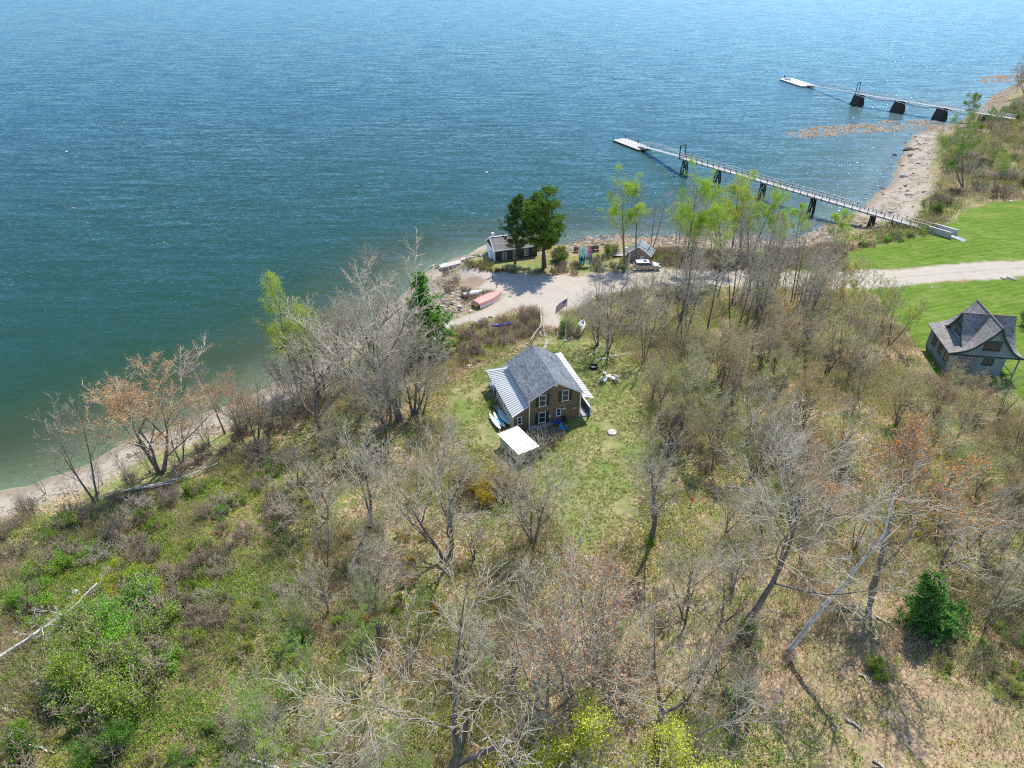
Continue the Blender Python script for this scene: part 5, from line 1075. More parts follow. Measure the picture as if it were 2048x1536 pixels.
tree('leafy_tree', 'g3', (640, 770), (560, 640), 'small yellow green tree low over the shore water', leaf=(.36, .46, .07), wide=1.4)
tree('bare_tree', 'v3', (770, 885), (735, 700), 'bare tree with ochre buds at the foot of the grove', rz=.9)
tree('bare_tree', 'v1', (742, 1055), (715, 850), 'pale grey bare tree standing alone on the hillside below the grove', rz=2.9)
tree('bare_tree', 'v4', (893, 1120), (880, 860), 'dark forked bare tree between the hillside and the tin shed', rz=.2)
tree('bare_tree', 'v3', (1066, 1082), (1050, 870), 'open vase shaped bare tree just below the white shed roof', rz=.4, wide=1.15)
tree('bare_tree', 'v1', (1303, 1078), (1315, 862), 'open bare tree with green sprouts at its foot below the stone circle', rz=2.2, wide=1.25)
tree('bare_tree', 'big', (1487, 1262), (1580, 815), 'biggest bare tree with a thick dark trunk in the right foreground', rz=1.1, wide=1.15)
tree('maple_tree', 'vb1', (1745, 1180), (1840, 855), 'orange budding maple behind the dead white trunk', leaf=(.58, .29, .12), wide=1.1, rz=4)
tree('bare_tree', 'v3', (1108, 1462), (1060, 1105), 'dark multi stemmed tree with red buds in the bottom centre', leaf=RED, rz=0.1, wide=1.05)
tree('maple_tree', 'vb2', (1150, 1468), (1250, 1120), 'forked dark tree leaning right with red buds near the yellow bush', leaf=RED, rz=.8, wide=1.15)
tree('bare_tree', 'v2', (905, 1575), (800, 1190), 'sprawling lichen grey tree at the bottom edge with low crooked limbs', rz=3.9, wide=1.15)
tree('bare_tree', 'v4', (1318, 1490), (1370, 1230), 'pale twisted bare tree right of the wet patch at the bottom', rz=1.9, wide=1.2)
tree('bare_tree', 'v4', (1215, 705), (1235, 560), 'bare clump tree beside the lawn right of the flagpole', rz=2)
tree('bare_tree', 'v3', (1195, 690), (1185, 545), 'thin bare tree nearest the stranded dinghy', rz=1)
tree('bare_tree', 'm1', (1288, 722), (1300, 575), 'dense dark bare clump at the right edge of the yard', rz=.5)
tree('poplar_tree', 'g1', (1251, 530), (1230, 343), 'tall fresh green poplar beside the metal roofed shed', leaf=(.40, .56, .06), wide=1.3)
tree('bare_tree', 'p4', (1272, 528), (1290, 345), 'tall bare dark tree standing in front of the metal roofed shed')
tree('leafy_tree', 'g3', (1668, 520), (1692, 417), 'small green tree leaning right below the landing of the long pier', leaf=(.38, .54, .06), wide=1.3)
tree('leafy_tree', 'g3', (1590, 500), (1608, 405), 'small bright green tree beside the pier pilings', leaf=(.40, .58, .05))
tree('leafy_tree', 'g2', (1925, 375), (1900, 248), 'green tree on the bank above the cove beach', leaf=(.2, .33, .05), wide=1.3)
tree('leafy_tree', 'g3', (1948, 250), (1945, 185), 'thin green tree at the shore end of the far pier', leaf=(.24, .33, .10), wide=1.3)
tree('bare_tree', 'm2', (2050, 190), (2046, 112), 'reddish bare tree on the far point at the right edge', leaf=RED)
for i, (b, tp, lb) in enumerate([((1372, 560), (1385, 330), 'green topped poplar with bare upper poles near the first pier bent'), ((1440, 545), (1420, 365), 'green topped poplar left of the widest leafy clump'),
     ((1462, 520), (1480, 340), 'leafy poplar leaning right in front of the pier deck'), ((1500, 515), (1545, 352), 'bright leafy poplar leaning right over the pier deck'),
     ((1530, 515), (1580, 380), 'rightmost leafy poplar of the leaning shore clump'), ((1480, 510), (1510, 395), 'short leafy poplar inside the leaning shore clump'), ((1405, 545), (1375, 395), 'leafy poplar with low green branches left of the second bent'),
     ((1545, 508), (1560, 425), 'low leafy poplar at the waterline under the clump')]):
    tree('poplar_tree', ('g1', 'g2')[i % 2] if i != 0 else 'g1', b, tp, lb, 'green poplars along the shore', jit((.40, .56, .06)), wide=1.15)
# --- stands of look-alike trees
def inside(poly_px, n, mind=1.5, seed=1, tries=40):
    P = gpoly(poly_px); xs_ = [p[0] for p in P]; ys_ = [p[1] for p in P]; r = random.Random(seed); out = []
    for _ in range(n * tries):
        if len(out) >= n: break
        x = r.uniform(min(xs_), max(xs_)); y = r.uniform(min(ys_), max(ys_))
        if sdist(P, np.array([x]), np.array([y]))[0] < 0: continue
        if any((x - a) ** 2 + (y - b) ** 2 < mind ** 2 for a, b in out): continue
        if any((x - a) ** 2 + (y - b) ** 2 < c * c for a, b, c in KEEP): continue
        out.append((x, y))
    return [Vector((x, y, gz(x, y))) for x, y in out]
KEEP = [(3.9, 71.6, 7.5), (63.5, 81, 7), (.8, 61.5, 3.2), (25, 117.5, 4), (1.5, 123, 6)]
def stand(kind, keys, poly, n, hr, label, group, leafs=((.2, .2, .05),), mind=2.0, seed=1, lean=(0, 0), wide=1.0, cat='tree'):
    for b in inside(poly, n, mind, seed):
        k = R.choice(keys); T = TREES[k]; s = R.uniform(*hr) / T['H']
        rot = (Matrix.Rotation(R.gauss(lean[0], .07), 3, 'Y') @ Matrix.Rotation(R.gauss(lean[1], .05), 3, 'X') @ Matrix.Rotation(R.uniform(0, 6.28), 3, 'Z')).to_euler()
        w = wide * R.uniform(.85, 1.2)
        plant(kind, T['m'], b, rot, (s * w, s * w, s), label, cat, group, jit(R.choice(leafs)))
stand('bare_tree', ['p1', 'p2', 'p3', 'p4', 'm1'], [(1345, 600), (1400, 585), (1560, 585), (1660, 600), (1650, 690), (1500, 700), (1340, 690)], 32, (10, 16), 'tall thin bare tree in the grey stand below the gravel road', 'bare trees in the stand below the gravel road', mind=1.6, seed=2)
stand('bare_tree', ['p1', 'p3', 'm1', 'p4'], [(1300, 505), (1330, 500), (1500, 505), (1480, 535), (1310, 530)], 12, (8, 13), 'thin bare tree between the gravel road and the shore', 'bare trees between the road and the shore', mind=1.6, seed=3)
stand('bare_tree', ['m1', 'p3', 'v4'], [(1160, 600), (1330, 590), (1340, 680), (1290, 690), (1210, 640)], 9, (5.5, 8.5), 'small bare tree beside the gravel turnaround and the yard', 'bare trees beside the gravel turnaround', mind=2.2, seed=4)
stand('budding_tree', ['vb1', 'vb2', 'm2', 'vb3', 'v3'], [(1290, 760), (1500, 715), (1700, 690), (1740, 800), (1700, 950), (1480, 960), (1330, 900)], 32, (7, 10.5), 'bare twiggy tree with tan buds in the thick wood right of the yard', 'budding trees in the wood right of the yard', (TAN, (.42, .42, .12), OCH, (.40, .42, .10), (.5, .36, .15)), mind=2.3, seed=5)
stand('budding_tree', ['m2', 'm3', 'vb3', 'm1'], [(1500, 600), (1700, 590), (1790, 640), (1820, 740), (1700, 730), (1500, 720)], 20, (6.5, 10), 'slender budding tree between the gravel road and the blue house', 'budding trees by the blue house', (ORG, TAN, (.42, .46, .09), (.36, .44, .08)), mind=2.4, seed=6)
stand('budding_tree', ['vb1', 'vb2', 'vb3', 'm2', 'v4', 'm1'], [(1790, 800), (1880, 830), (2060, 830), (2100, 1150), (1880, 1180), (1800, 1050), (1760, 900)], 22, (5.5, 8.0), 'orange or brown budding tree in the wood below the blue house', 'budding trees below the blue house', (ORG, ORG, TAN, (.40, .44, .10)), mind=2.6, seed=7)
stand('budding_tree', ['m2', 'm3', 'vb2'], [(1870, 770), (1990, 790), (2060, 800), (2050, 850), (1860, 840)], 6, (4.0, 5.5), 'small budding tree screening the blue house', 'small trees screening the blue house', (ORG, OLV, TAN), mind=2.0, seed=8)
stand('bare_tree', ['v1', 'v3', 'v2', 'm1', 'v4'], [(1450, 900), (1700, 930), (1780, 1050), (1700, 1150), (1560, 1120), (1420, 1080)], 10, (6, 9), 'bare grey tree around the thick dark trunk on the right', 'bare trees in the right foreground', mind=3, seed=9)
stand('bare_tree', ['m1', 'v4', 'v3', 'vb3'], [(560, 930), (700, 900), (870, 920), (980, 1050), (960, 1250), (650, 1260), (560, 1120)], 13, (5, 8), 'bare or ochre budding tree on the hillside left of the yard', 'thin trees on the left hillside', (OCH, TAN), mind=2.8, seed=10)
stand('budding_tree', ['m3', 'vb3', 'm2'], [(600, 1250), (960, 1220), (1000, 1500), (900, 1580), (560, 1580), (520, 1400)], 12, (6, 8.5), 'light green budding tree at the bottom left of centre', 'green budding trees at the bottom', (GRN, (.25, .34, .06)), mind=2.8, seed=11)
stand('bare_tree', ['v1', 'v4', 'm1'], [(500, 1480), (700, 1500), (850, 1620), (480, 1640)], 3, (6, 7.5), 'pale bare tree rising from the bottom edge', 'pale bare trees along the bottom edge', mind=3, seed=12)
stand('budding_tree', ['vb3', 'v4', 'm2', 'v3'], [(960, 1160), (1160, 1140), (1330, 1230), (1300, 1420), (1000, 1420)], 4, (5.5, 8.5), 'red budding tree in the thicket above the bottom yellow bush', 'red budding trees in the bottom thicket', (RED, ORG, OLV), mind=3, seed=13)
stand('budding_tree', ['m2', 'vb3', 'm1', 'vb2'], [(1360, 1330), (1480, 1330), (1560, 1480), (1500, 1620), (1330, 1600)], 4, (4.5, 6.5), 'brownish twiggy tree near the bottom right of centre', 'twiggy trees near the bottom', (ORG, TAN), mind=2.6, seed=14)
stand('bare_tree', ['m1', 'v1', 'p3'], [(1900, 1080), (2060, 1050), (2120, 1250), (2000, 1300), (1920, 1200)], 8, (5.5, 8), 'dark bare tree along the right edge below the wood', 'bare trees along the right edge', mind=2.4, seed=15, lean=(.1, 0))
stand('bare_tree', ['v1', 'v3', 'v2', 'v4'], [(630, 700), (700, 680), (820, 690), (880, 780), (850, 850), (700, 860), (620, 800)], 17, (8.5, 12.5), 'bare grey tree in the dense grove left of the shingled cottage', 'bare trees in the left grove', mind=2.3, seed=16)
stand('bare_tree', ['m1', 'm2', 'p3'], [(400, 880), (560, 790), (630, 760), (640, 830), (560, 880), (440, 900)], 9, (5, 7.5), 'slender bare tree along the edge of the left beach', 'slender trees along the left beach', (ORG,), mind=2.2, seed=17, lean=(-.08, 0))
stand('bare_tree', ['m1', 'p3', 'm2', 'v4'], [(170, 985), (330, 935), (430, 885), (560, 800), (640, 790), (560, 880), (330, 985), (200, 1030)], 12, (4.5, 7.5), 'bare twiggy tree standing along the top of the left beach', 'bare trees along the top of the left beach', mind=2.4, seed=27, lean=(-.1, 0))
stand('bare_tree', ['m1', 'p3'], [(60, 985), (200, 950), (260, 960), (200, 1040), (50, 1050)], 7, (3, 5), 'spindly dark sapling at the lower left beach edge', 'saplings at the lower left beach', mind=1.6, seed=18)
stand('leafy_tree', ['g3', 'g2', 'm3'], [(1860, 330), (1940, 260), (2040, 240), (2100, 330), (2000, 380), (1900, 390)], 22, (5, 9), 'green and brown brushy tree on the slope above the cove', 'brushy trees above the cove', ((.27, .40, .08), TAN, (.30, .38, .14)), mind=3.0, seed=19)
stand('leafy_tree', ['g3', 'm3'], [(1975, 235), (1990, 205), (2060, 165), (2130, 200), (2060, 250), (1990, 255)], 7, (4, 6), 'small green tree on the far point behind the cove', 'green trees on the far point', ((.27, .40, .08), OLV), mind=4, seed=24)
stand('bare_tree', ['v4', 'm1'], [(1330, 1150), (1460, 1130), (1480, 1240), (1380, 1300)], 4, (6, 8), 'slim bare tree left of the thick dark trunk', 'slim trees left of the dark trunk', mind=2.4, seed=20)
stand('bare_tree', ['v4', 'm1', 'v3'], [(905, 1000), (960, 930), (1040, 940), (1100, 990), (1000, 1020)], 4, (4.5, 6.5), 'bare tree between the white shed roof and the yellow bush', 'bare trees below the shed', mind=2.4, seed=23)

# --- shrubs
def shrubs(kind, keys, poly, n, sr, label, group, leafs=((.2, .3, .05),), mind=1.2, seed=1, flat=1.0):
    for b in inside(poly, n, mind, seed):
        k = R.choice(keys); T = TREES[k]; s = R.uniform(*sr)
        plant(kind, T['m'], b, (0, 0, R.uniform(0, 6.28)), (s, s, s * flat * R.uniform(.8, 1.1)), label, 'shrub', group, jit(R.choice(leafs)), ('stems', 'foliage'))
BG = (.25, .42, .055); DG = (.15, .28, .045); LG = (.42, .50, .04)
shrubs('leafy_shrub', ['l1', 'l3', 'l2'], [(150, 1290), (230, 1210), (330, 1300), (300, 1430), (190, 1470), (100, 1400)], 15, (1.4, 1.9), 'feathery bright green bush in the big mound at the lower left', 'feathery green bushes in the lower left mound', ((.25, .48, .08), (.22, .43, .07), (.28, .46, .07)), 1.5, 31)
shrubs('leafy_shrub', ['l1', 'l2'], [(60, 1080), (160, 1040), (160, 1180), (60, 1260)], 6, (.9, 1.3), 'round green bush on the slope above the fallen grey trunk', 'green bushes on the left slope', (BG,), 2.0, 32)
shrubs('leafy_shrub', ['l1', 'l3'], [(170, 1180), (300, 1140), (310, 1230), (220, 1230)], 5, (.9, 1.3), 'yellow green bush behind the fallen grey trunk', 'yellow green bushes behind the fallen trunk', (LG,), 2.0, 33)
shrubs('leafy_shrub', ['l2', 'l4', 'l1'], [(150, 1050), (560, 900), (640, 1000), (620, 1350), (520, 1560), (60, 1580), (0, 1450), (100, 1400), (330, 1420), (330, 1180)], 34, (.55, 1.05), 'green undergrowth bush scattered over the left hillside', 'green bushes scattered on the left hillside', (BG, DG, (.24, .33, .06), LG), 1.7, 34)
shrubs('bare_shrub', ['s1', 's2', 's4', 's3'], [(0, 1080), (200, 1000), (400, 990), (520, 880), (620, 960), (560, 1120), (420, 1300), (300, 1200), (180, 1120), (30, 1250)], 34, (.7, 1.25), 'leafless purple grey thicket bush on the left hillside', 'bare bushes on the left hillside', mind=1.6, seed=35)
shrubs('bare_shrub', ['s1', 's2', 's3'], [(905, 705), (940, 660), (1010, 632), (1075, 628), (1072, 668), (1010, 692), (930, 730)], 30, (.55, .85), 'brown leafless bush between the boat ramp and the shingled cottage', 'brown bushes between the ramp and the cottage', mind=1.1, seed=36)
shrubs('bare_shrub', ['s1', 's2'], [(870, 550), (915, 545), (935, 580), (985, 585), (1000, 590), (940, 600), (880, 590)], 10, (.6, .95), 'bare brown brush beside the overturned boats', 'bare brush beside the overturned boats', mind=1.3, seed=37)
shrubs('leafy_shrub', ['l4', 'l2'], [(928, 528), (1040, 534), (1040, 548), (935, 545)], 16, (.5, .7), 'low olive hedge bush in front of the waterside cottage', 'hedge bushes before the waterside cottage', ((.26, .27, .07),), .9, 38)
shrubs('leafy_shrub', ['l4', 's1', 'l2'], [(1045, 530), (1150, 525), (1190, 540), (1150, 553), (1050, 548)], 12, (.45, .7), 'low brown green brush between the pines and the gravel', 'brush between the pines and the gravel', (OLV,), 1.0, 39)
shrubs('leafy_shrub', ['l4', 's1', 'l1'], [(1185, 510), (1250, 525), (1262, 545), (1210, 548), (1180, 530)], 10, (.6, .9), 'tangled bush right of the kayak rack', 'tangled bushes right of the kayak rack', (DG, OLV), 1.1, 40)
shrubs('bare_shrub', ['s1', 's2', 's3'], [(1180, 600), (1330, 582), (1650, 582), (1740, 590), (1700, 690), (1300, 720), (1280, 650)], 16, (.5, .9), 'brown leafless bush under the bare stand by the road', 'brown bushes under the bare stand', mind=1.7, seed=41)
shrubs('leafy_shrub', ['l4', 'l2', 's1'], [(1310, 500), (1480, 505), (1640, 490), (1700, 515), (1690, 535), (1500, 533), (1330, 530)], 24, (.6, .95), 'brown green bush between the gravel road and the rocky shore', 'bushes between the road and the shore', (OLV, TAN, BG), 1.4, 42)
shrubs('leafy_shrub', ['l1', 'l2', 'l4'], [(1710, 495), (1790, 470), (1870, 452), (1860, 466), (1800, 482), (1712, 498)], 12, (.7, .95), 'low green bush between the lawn and the end of the pier', 'bushes between the lawn and the pier', (DG, BG), 1.3, 43)
shrubs('leafy_shrub', ['l1', 'l2', 'l4', 's1', 's4'], [(1840, 430), (1875, 390), (1900, 330), (1890, 280), (1960, 250), (2048, 190), (2120, 230), (2120, 380), (1990, 398), (1925, 412)], 54, (1.0, 1.8), 'low green or brown brush covering the slope above the cove', 'brush on the slope above the cove', ((.16, .24, .04), OLV, (.30, .26, .12), (.12, .2, .03)), 2.2, 44)
shrubs('bare_shrub', ['s1', 's4', 's2'], [(1300, 780), (1700, 700), (1850, 780), (2048, 860), (2048, 1200), (1800, 1100), (1500, 1050), (1350, 950)], 30, (.5, 1.0), 'brown leafless bush on the floor of the right hand wood', 'brown bushes in the right wood', mind=2.2, seed=45)
shrubs('leafy_shrub', ['l1', 'l2'], [(1760, 1010), (1850, 980), (1860, 1060), (1780, 1080)], 4, (.7, 1.0), 'bright lime bush behind the dead white trunk', 'lime bushes behind the dead trunk', (LG,), 1.6, 46)
shrubs('leafy_shrub', ['l1', 'l2', 'l4'], [(1740, 1330), (1800, 1300), (2048, 1200), (2060, 1450), (1900, 1330), (1800, 1360)], 10, (.6, 1.0), 'green bush on the leafy floor at the lower right', 'green bushes at the lower right', (BG, DG), 2.0, 47)
shrubs('leafy_shrub', ['l1', 'l3'], [(900, 900), (1010, 930), (1040, 1010), (930, 1010)], 5, (.8, 1.1), 'golden yellow bush left below the white shed roof', 'golden bushes below the shed', (OCH,), 1.8, 48)
shrubs('leafy_shrub', ['l4', 'l2'], [(600, 1080), (900, 1050), (960, 1200), (820, 1300), (620, 1230)], 16, (.6, 1.0), 'ochre or green bush under the thin trees left of the yard', 'ochre bushes left of the yard', (OCH, BG, TAN), 2.0, 49)
shrubs('leafy_shrub', ['l4', 'l2', 's2'], [(1000, 1150), (1400, 1150), (1470, 1400), (1300, 1560), (900, 1560), (960, 1300)], 18, (.5, .9), 'small bush on the dry floor of the bottom thicket', 'small bushes in the bottom thicket', (BG, OLV), 2.4, 50)
def bush(key, px, py, s, label, leaf, flat=1.0, name='leafy_shrub'):
    sc = s if isinstance(s, tuple) else (s, s, s * flat)
    return plant(name, TREES[key]['m'], ground(px, py), (0, 0, R.uniform(0, 6)), sc, label, 'shrub', None, leaf, ('stems', 'foliage'))
bush('l3', 1118, 523, 1.1, 'round dense green shrub right of the pine trunks', (.18, .30, .035), 1.25); bush('l3', 1120, 521, 1.0, 'second half of the round green shrub by the pines', (.18, .30, .035), 1.2)
bush('l3', 1222, 510, .95, 'round pale green shrub left of the metal roofed shed', (.27, .34, .06), 1.2)
bush('l1', 1137, 668, 1.15, 'bright green shrub beside the foot of the flagpole', (.17, .34, .05), 1.2); bush('s1', 1148, 672, .9, 'bare brown shrub between the flagpole and the dinghy', TAN, 1.1, 'bare_shrub')
tree('leafy_tree', 'g2', (1130, 1660), (1115, 1448), 'lime yellow leafy crown at the bottom centre edge', leaf=(.50, .54, .07), wide=1.7, rz=1); tree('leafy_tree', 'g2', (1235, 1660), (1225, 1462), 'lime yellow crown right of the other one at the bottom edge', leaf=(.50, .54, .07), wide=1.5, rz=3)
bush('l3', 20, 1560, 1.5, 'dark green bush cut by the lower left corner', (.10, .24, .03))
bush('l3', 220, 1500, 1.1, 'darker green bush at the foot of the lower left mound', (.12, .28, .04), 1.2)
bush('s4', 1088, 888, 1.0, 'bare grey bush against the gable wall of the shingled cottage', TAN, 1.2, 'bare_shrub'); bush('s4', 1112, 878, .7, 'small bare bush beside the grill at the gable wall', TAN, 1.3, 'bare_shrub')
bush('l2', 985, 812, .6, 'small green bush behind the shingled cottage wing', BG); bush('l1', 1500, 555, .8, 'pale green bush at the shore side of the road', BG)
bush('l2', 1762, 1345, .85, 'round green bush alone on the leaf covered floor', BG); bush('l1', 442, 1035, .7, 'vivid green bush at the end of the fallen birch log', (.12, .36, .03))
bush('l1', 1545, 560, .9, 'bright spring green bush on the road verge', (.28, .42, .05)); bush('l1', 1635, 585, 1.2, 'tall willow like green bush where the road leaves the wood', (.25, .38, .05), 1.5)
bush('l1', 1300, 1085, .5, 'green sprouts around the foot of the open bare tree', (.22, .45, .03))
bush('l1', 1490, 1290, .9, 'leafy growth around the foot of the thick dark trunk', (.17, .28, .04), 1.6); bush('s3', 1575, 1320, .5, 'green tuft at the foot of the dead white trunk', BG, 1, 'leafy_shrub')
bush('l3', 2056, 655, 1.1, 'clipped dark hedge at the right edge of the lawn', (.11, .15, .05), 1.3)

# --- pines by the waterside cottage, hemlock, dark juniper
def make_pine(key, seed, H, rad, t_start, spread, dens=1.0, tuft=.42, conical=.5, sides=14):
    r = random.Random(seed); rng = np.random.default_rng(seed)
    sk = Skel(seed); P = []
    p = np.array([0, 0, -.1]); pts = [p.copy()]
    for i in range(10): p = p + np.array([r.gauss(0, .05), r.gauss(0, .05), H / 10]); pts.append(p.copy())
    pts = np.array(pts); sk.thick.append((pts, np.linspace(rad, rad * .15, len(pts))))
    z = H * t_start; C = []; D = []
    while z < H * .99:
        u = max(0.0, (z / H - t_start) / (1 - t_start))
        prof = (math.sin(min(1, u * 2.2 + .25) * PI / 2)) * (1 - u ** 1.6) ** conical if conical < 1 else (1 - u) ** .8 * 1.0
        L = spread * max(.12, prof)
        for j in range(max(2, int(r.uniform(3, 5) * dens))):
            a = r.uniform(0, 6.28); f = z / H * 10; i = min(9, int(f)); b = pts[i] + (pts[i + 1] - pts[i]) * (f - i)
            d = np.array([math.cos(a), math.sin(a), r.uniform(-.1, .3) if conical < 1 else r.uniform(-.25, .05)]); l = L * r.uniform(.6, 1.1); q = [b.copy()]
            for k in range(4): d = d + np.array([r.gauss(0, .12), r.gauss(0, .12), .10 if conical < 1 else -.02]); d /= np.linalg.norm(d); q.append(q[-1] + d * l / 4)
            sk.thin.append((np.array(q), np.linspace(.05, .015, 5)))
            for k in range(int(3 + l * 2.4 * dens)):
                t = r.uniform(.35, 1) if conical < 1 else r.uniform(.1, 1); f2 = t * 4; i2 = min(3, int(f2)); s_ = q[i2] + (q[i2 + 1] - q[i2]) * (f2 - i2)
                off = np.array([r.gauss(0, .3), r.gauss(0, .3), abs(r.gauss(.12, .15))]) * (.5 + l * .28); C.append(s_ + off)
                sk.thin.append((np.array([s_, s_ + off * .5, s_ + off]), np.array([.018, .013, .01])))
        z += H * .045 * r.uniform(.8, 1.3)
    C = np.array(C); nn = 30
    nn = 22 if conical < 1 else 30; base = np.repeat(C, nn, 0); a = rng.normal(size=base.shape) * (1, 1, .8); a[:, 2] += .55 if conical < 1 else -.1; a /= np.linalg.norm(a, axis=1, keepdims=True)
    b = np.cross(a, rng.normal(size=base.shape)); b /= np.linalg.norm(b, axis=1, keepdims=True); s_ = tuft * rng.uniform(.6, 1.1, len(base))[:, None]
    V = np.stack([base - b * .018, base + b * .018, base + a * s_ + b * .03, base + a * s_ - b * .03], 1).reshape(-1, 3)
    tv, tq = tubes(sk.thick, 8); tm = raw_mesh(key + '_trunk', tv, tq, mats=[M['bark_dark']], smooth=True)
    cv_, cq = tubes(sk.thin, 3); lq = np.arange(len(base))[:, None] * 4 + np.arange(4)[None] + len(cv_)
    cm = raw_mesh(key + '_crown', np.concatenate([cv_, V]), np.concatenate([cq, lq]), qm=np.concatenate([np.zeros(len(cq), int), np.ones(len(lq), int)]), mats=[M['bark_dark'], M['needle']])
    TREES[key] = dict(m=(tm, cm), H=H)
make_pine('pine1', 71, 13, .26, .30, 5.0, 1.2, .50); make_pine('pine2', 72, 13, .22, .24, 4.8, 1.25, .48, .97); make_pine('hem', 73, 9, .2, .12, 3.0, 1.2, .3, 1.5); make_pine('jun', 74, 5, .12, .02, 2.3, 1.3, .34, 1.2)
tree('pine_tree', 'pine2', (1030, 528), (1040, 388), 'left dark pine standing in front of the waterside cottage', leaf=(.10, .17, .045))
tree('pine_tree', 'pine1', (1085, 541), (1098, 381), 'right hand pine with two trunks beside the round green shrub', leaf=(.16, .26, .045))
tree('pine_tree', 'pine2', (1091, 535), (1072, 383), 'second trunk and crown of the pines between cottage and shrub', leaf=(.15, .24, .045))
tree('hemlock_tree', 'hem', (868, 700), (838, 545), 'drooping fresh green conifer at the foot of the boat ramp', leaf=(.14, .34, .05), wide=1.2)
tree('juniper_tree', 'jun', (1872, 1250), (1868, 1155), 'broad dark green evergreen at the lower right', leaf=(.12, .26, .06), wide=1.0)

# --- dead trunks and logs
def logpath(name, pts, r0, r1, label, mat='deadwood', branches=6, seed=1, cat='fallen log', bl=1.2, group=None):
    r = random.Random(seed); root = thing(name, label, cat, pts[0], group=group); o = Vector(pts[0]); P = [Vector(p) - o for p in pts]
    dense = []
    for i in range(len(P) - 1):
        for k in range(4): dense.append(P[i].lerp(P[i + 1], k / 4) + Vector((r.gauss(0, .04), r.gauss(0, .04), r.gauss(0, .03))))
    dense.append(P[-1]); n = len(dense)
    TB = MB().tube(dense, [r0 + (r1 - r0) * i / (n - 1) for i in range(n)], 8)
    if branches:
        sk = Skel(seed); sp = dict(SP['dead']); sp['levels'] = 2; sp['rmin'] = .015; sp['wig'] = .16
        for i in range(branches):
            t = r.uniform(.35, .98) * (n - 1); k = min(n - 2, int(t)); d = (dense[k + 1] - dense[k]).normalized(); s = Vector((r.gauss(0, 1), r.gauss(0, 1), abs(r.gauss(0, .7)))).normalized()
            sk.limb(dense[k], (d * .7 + s), bl * r.uniform(.5, 1.3), .05, 0, sp)
        v, q = tubes(sk.thick + sk.thin, 4); TB.add(v.tolist(), q.tolist())
    TB.build('trunk', mat, root, smooth=True)
    return root
def g3(px, py, dz=0.0): v = ground(px, py); return (v.x, v.y, v.z + dz)
logpath('fallen_log', [g3(208, 998, .25), g3(262, 983, .3), g3(330, 970, .35), g3(385, 955, .5), g3(438, 934, .6)], .17, .06, 'long white birch log lying above the left beach', branches=7, seed=2)
logpath('fallen_log', [g3(262, 985, .4), g3(345, 972, .4)], .13, .09, 'shorter white birch log lying alongside the long one', branches=0, seed=3)
logpath('fallen_tree', [g3(-20, 1335, .4), g3(60, 1290, .7), g3(120, 1255, 1.0), g3(165, 1225, 1.3), g3(205, 1190, 1.6)], .17, .05, 'grey fallen tree with bleached branches across the lower left slope', branches=14, seed=5, cat='fallen tree', bl=2.0)
logpath('fallen_branch', [g3(200, 1250, .5), g3(250, 1240, 1.0), g3(300, 1235, 1.3)], .07, .03, 'bleached branch above the feathery green mound', branches=8, seed=6, cat='branch', bl=1.3)
def vtop(px, py, b, dz_y=0.0):
    """point above world y of base b showing at a photo pixel"""
    y = b.y + dz_y; u = (px - 1024) / FPX; v = (py - 768) / FPX; rx, ry, rz_ = u, _c - v * _s, -_s - v * _c; k = y / ry
    return Vector((rx * k, y, CAM_H + rz_ * k))
b0 = ground(1570, 1312); te_ = vtop(1740, 1105, b0, 1.1); tp = [b0, b0.lerp(te_, .33) + Vector((-.12, 0, -.05)), b0.lerp(te_, .66) + Vector((-.05, 0, .03)), te_]
rt = logpath('dead_tree', tp, .23, .11, 'dead white leaning trunk that forks near its top in the right foreground', branches=5, seed=8, cat='dead tree', bl=1.5)
o0 = Vector(b0)
MB().tube([tp[-1] - o0, vtop(1768, 1068, b0, 1.4) - o0, vtop(1778, 1030, b0, 1.6) - o0, vtop(1790, 985, b0, 1.8) - o0], [.12, .1, .08, .04], 7).tube([tp[-1] - o0, vtop(1772, 1078, b0, .6) - o0, vtop(1800, 1052, b0, .2) - o0], [.1, .07, .04], 7).tube([vtop(1735, 1110, b0, 1.1) - o0, vtop(1745, 1060, b0, 1.4) - o0, vtop(1742, 1022, b0, 1.6) - o0], [.08, .06, .03], 6).build('fork', 'deadwood', rt, smooth=True)
for i, (a, b, lb) in enumerate([((1750, 1233), (1800, 1270), 'pale log lying left of the dark evergreen'), ((1690, 1440), (1722, 1462), 'crooked stick on the dry floor at the lower right'), ((1745, 1522), (1775, 1545), 'white log end at the bottom right edge'),
      ((1716, 1348), (1735, 1366), 'short bleached stick by the round green bush'), ((960, 1485), (985, 1470), 'short pale log in the bottom thicket'), ((500, 1520), (600, 1560), 'thin grey branch at the bottom edge'),
      ((0, 1420), (45, 1428), 'thin pale branch at the left edge'), ((48, 1492), (110, 1508), 'thin white stick by the lower left corner'), ((1655, 1215), (1712, 1228), 'dark rotting log above the dead trunk foot'),
      ((1950, 1215), (2048, 1310), 'long dark log bordering the path at the lower right'), ((1455, 975), (1500, 985), 'grey log in the right wood')]):
    logpath('fallen_branch', [g3(*a, .08), g3((a[0] + b[0]) / 2 + 3, (a[1] + b[1]) / 2 - 2, .12), g3(*b, .08)], .10, .05, lb, branches=0 if i % 2 else 2, seed=20 + i, cat='branch', bl=.6, mat='deadwood' if i not in (8, 9) else 'bark')

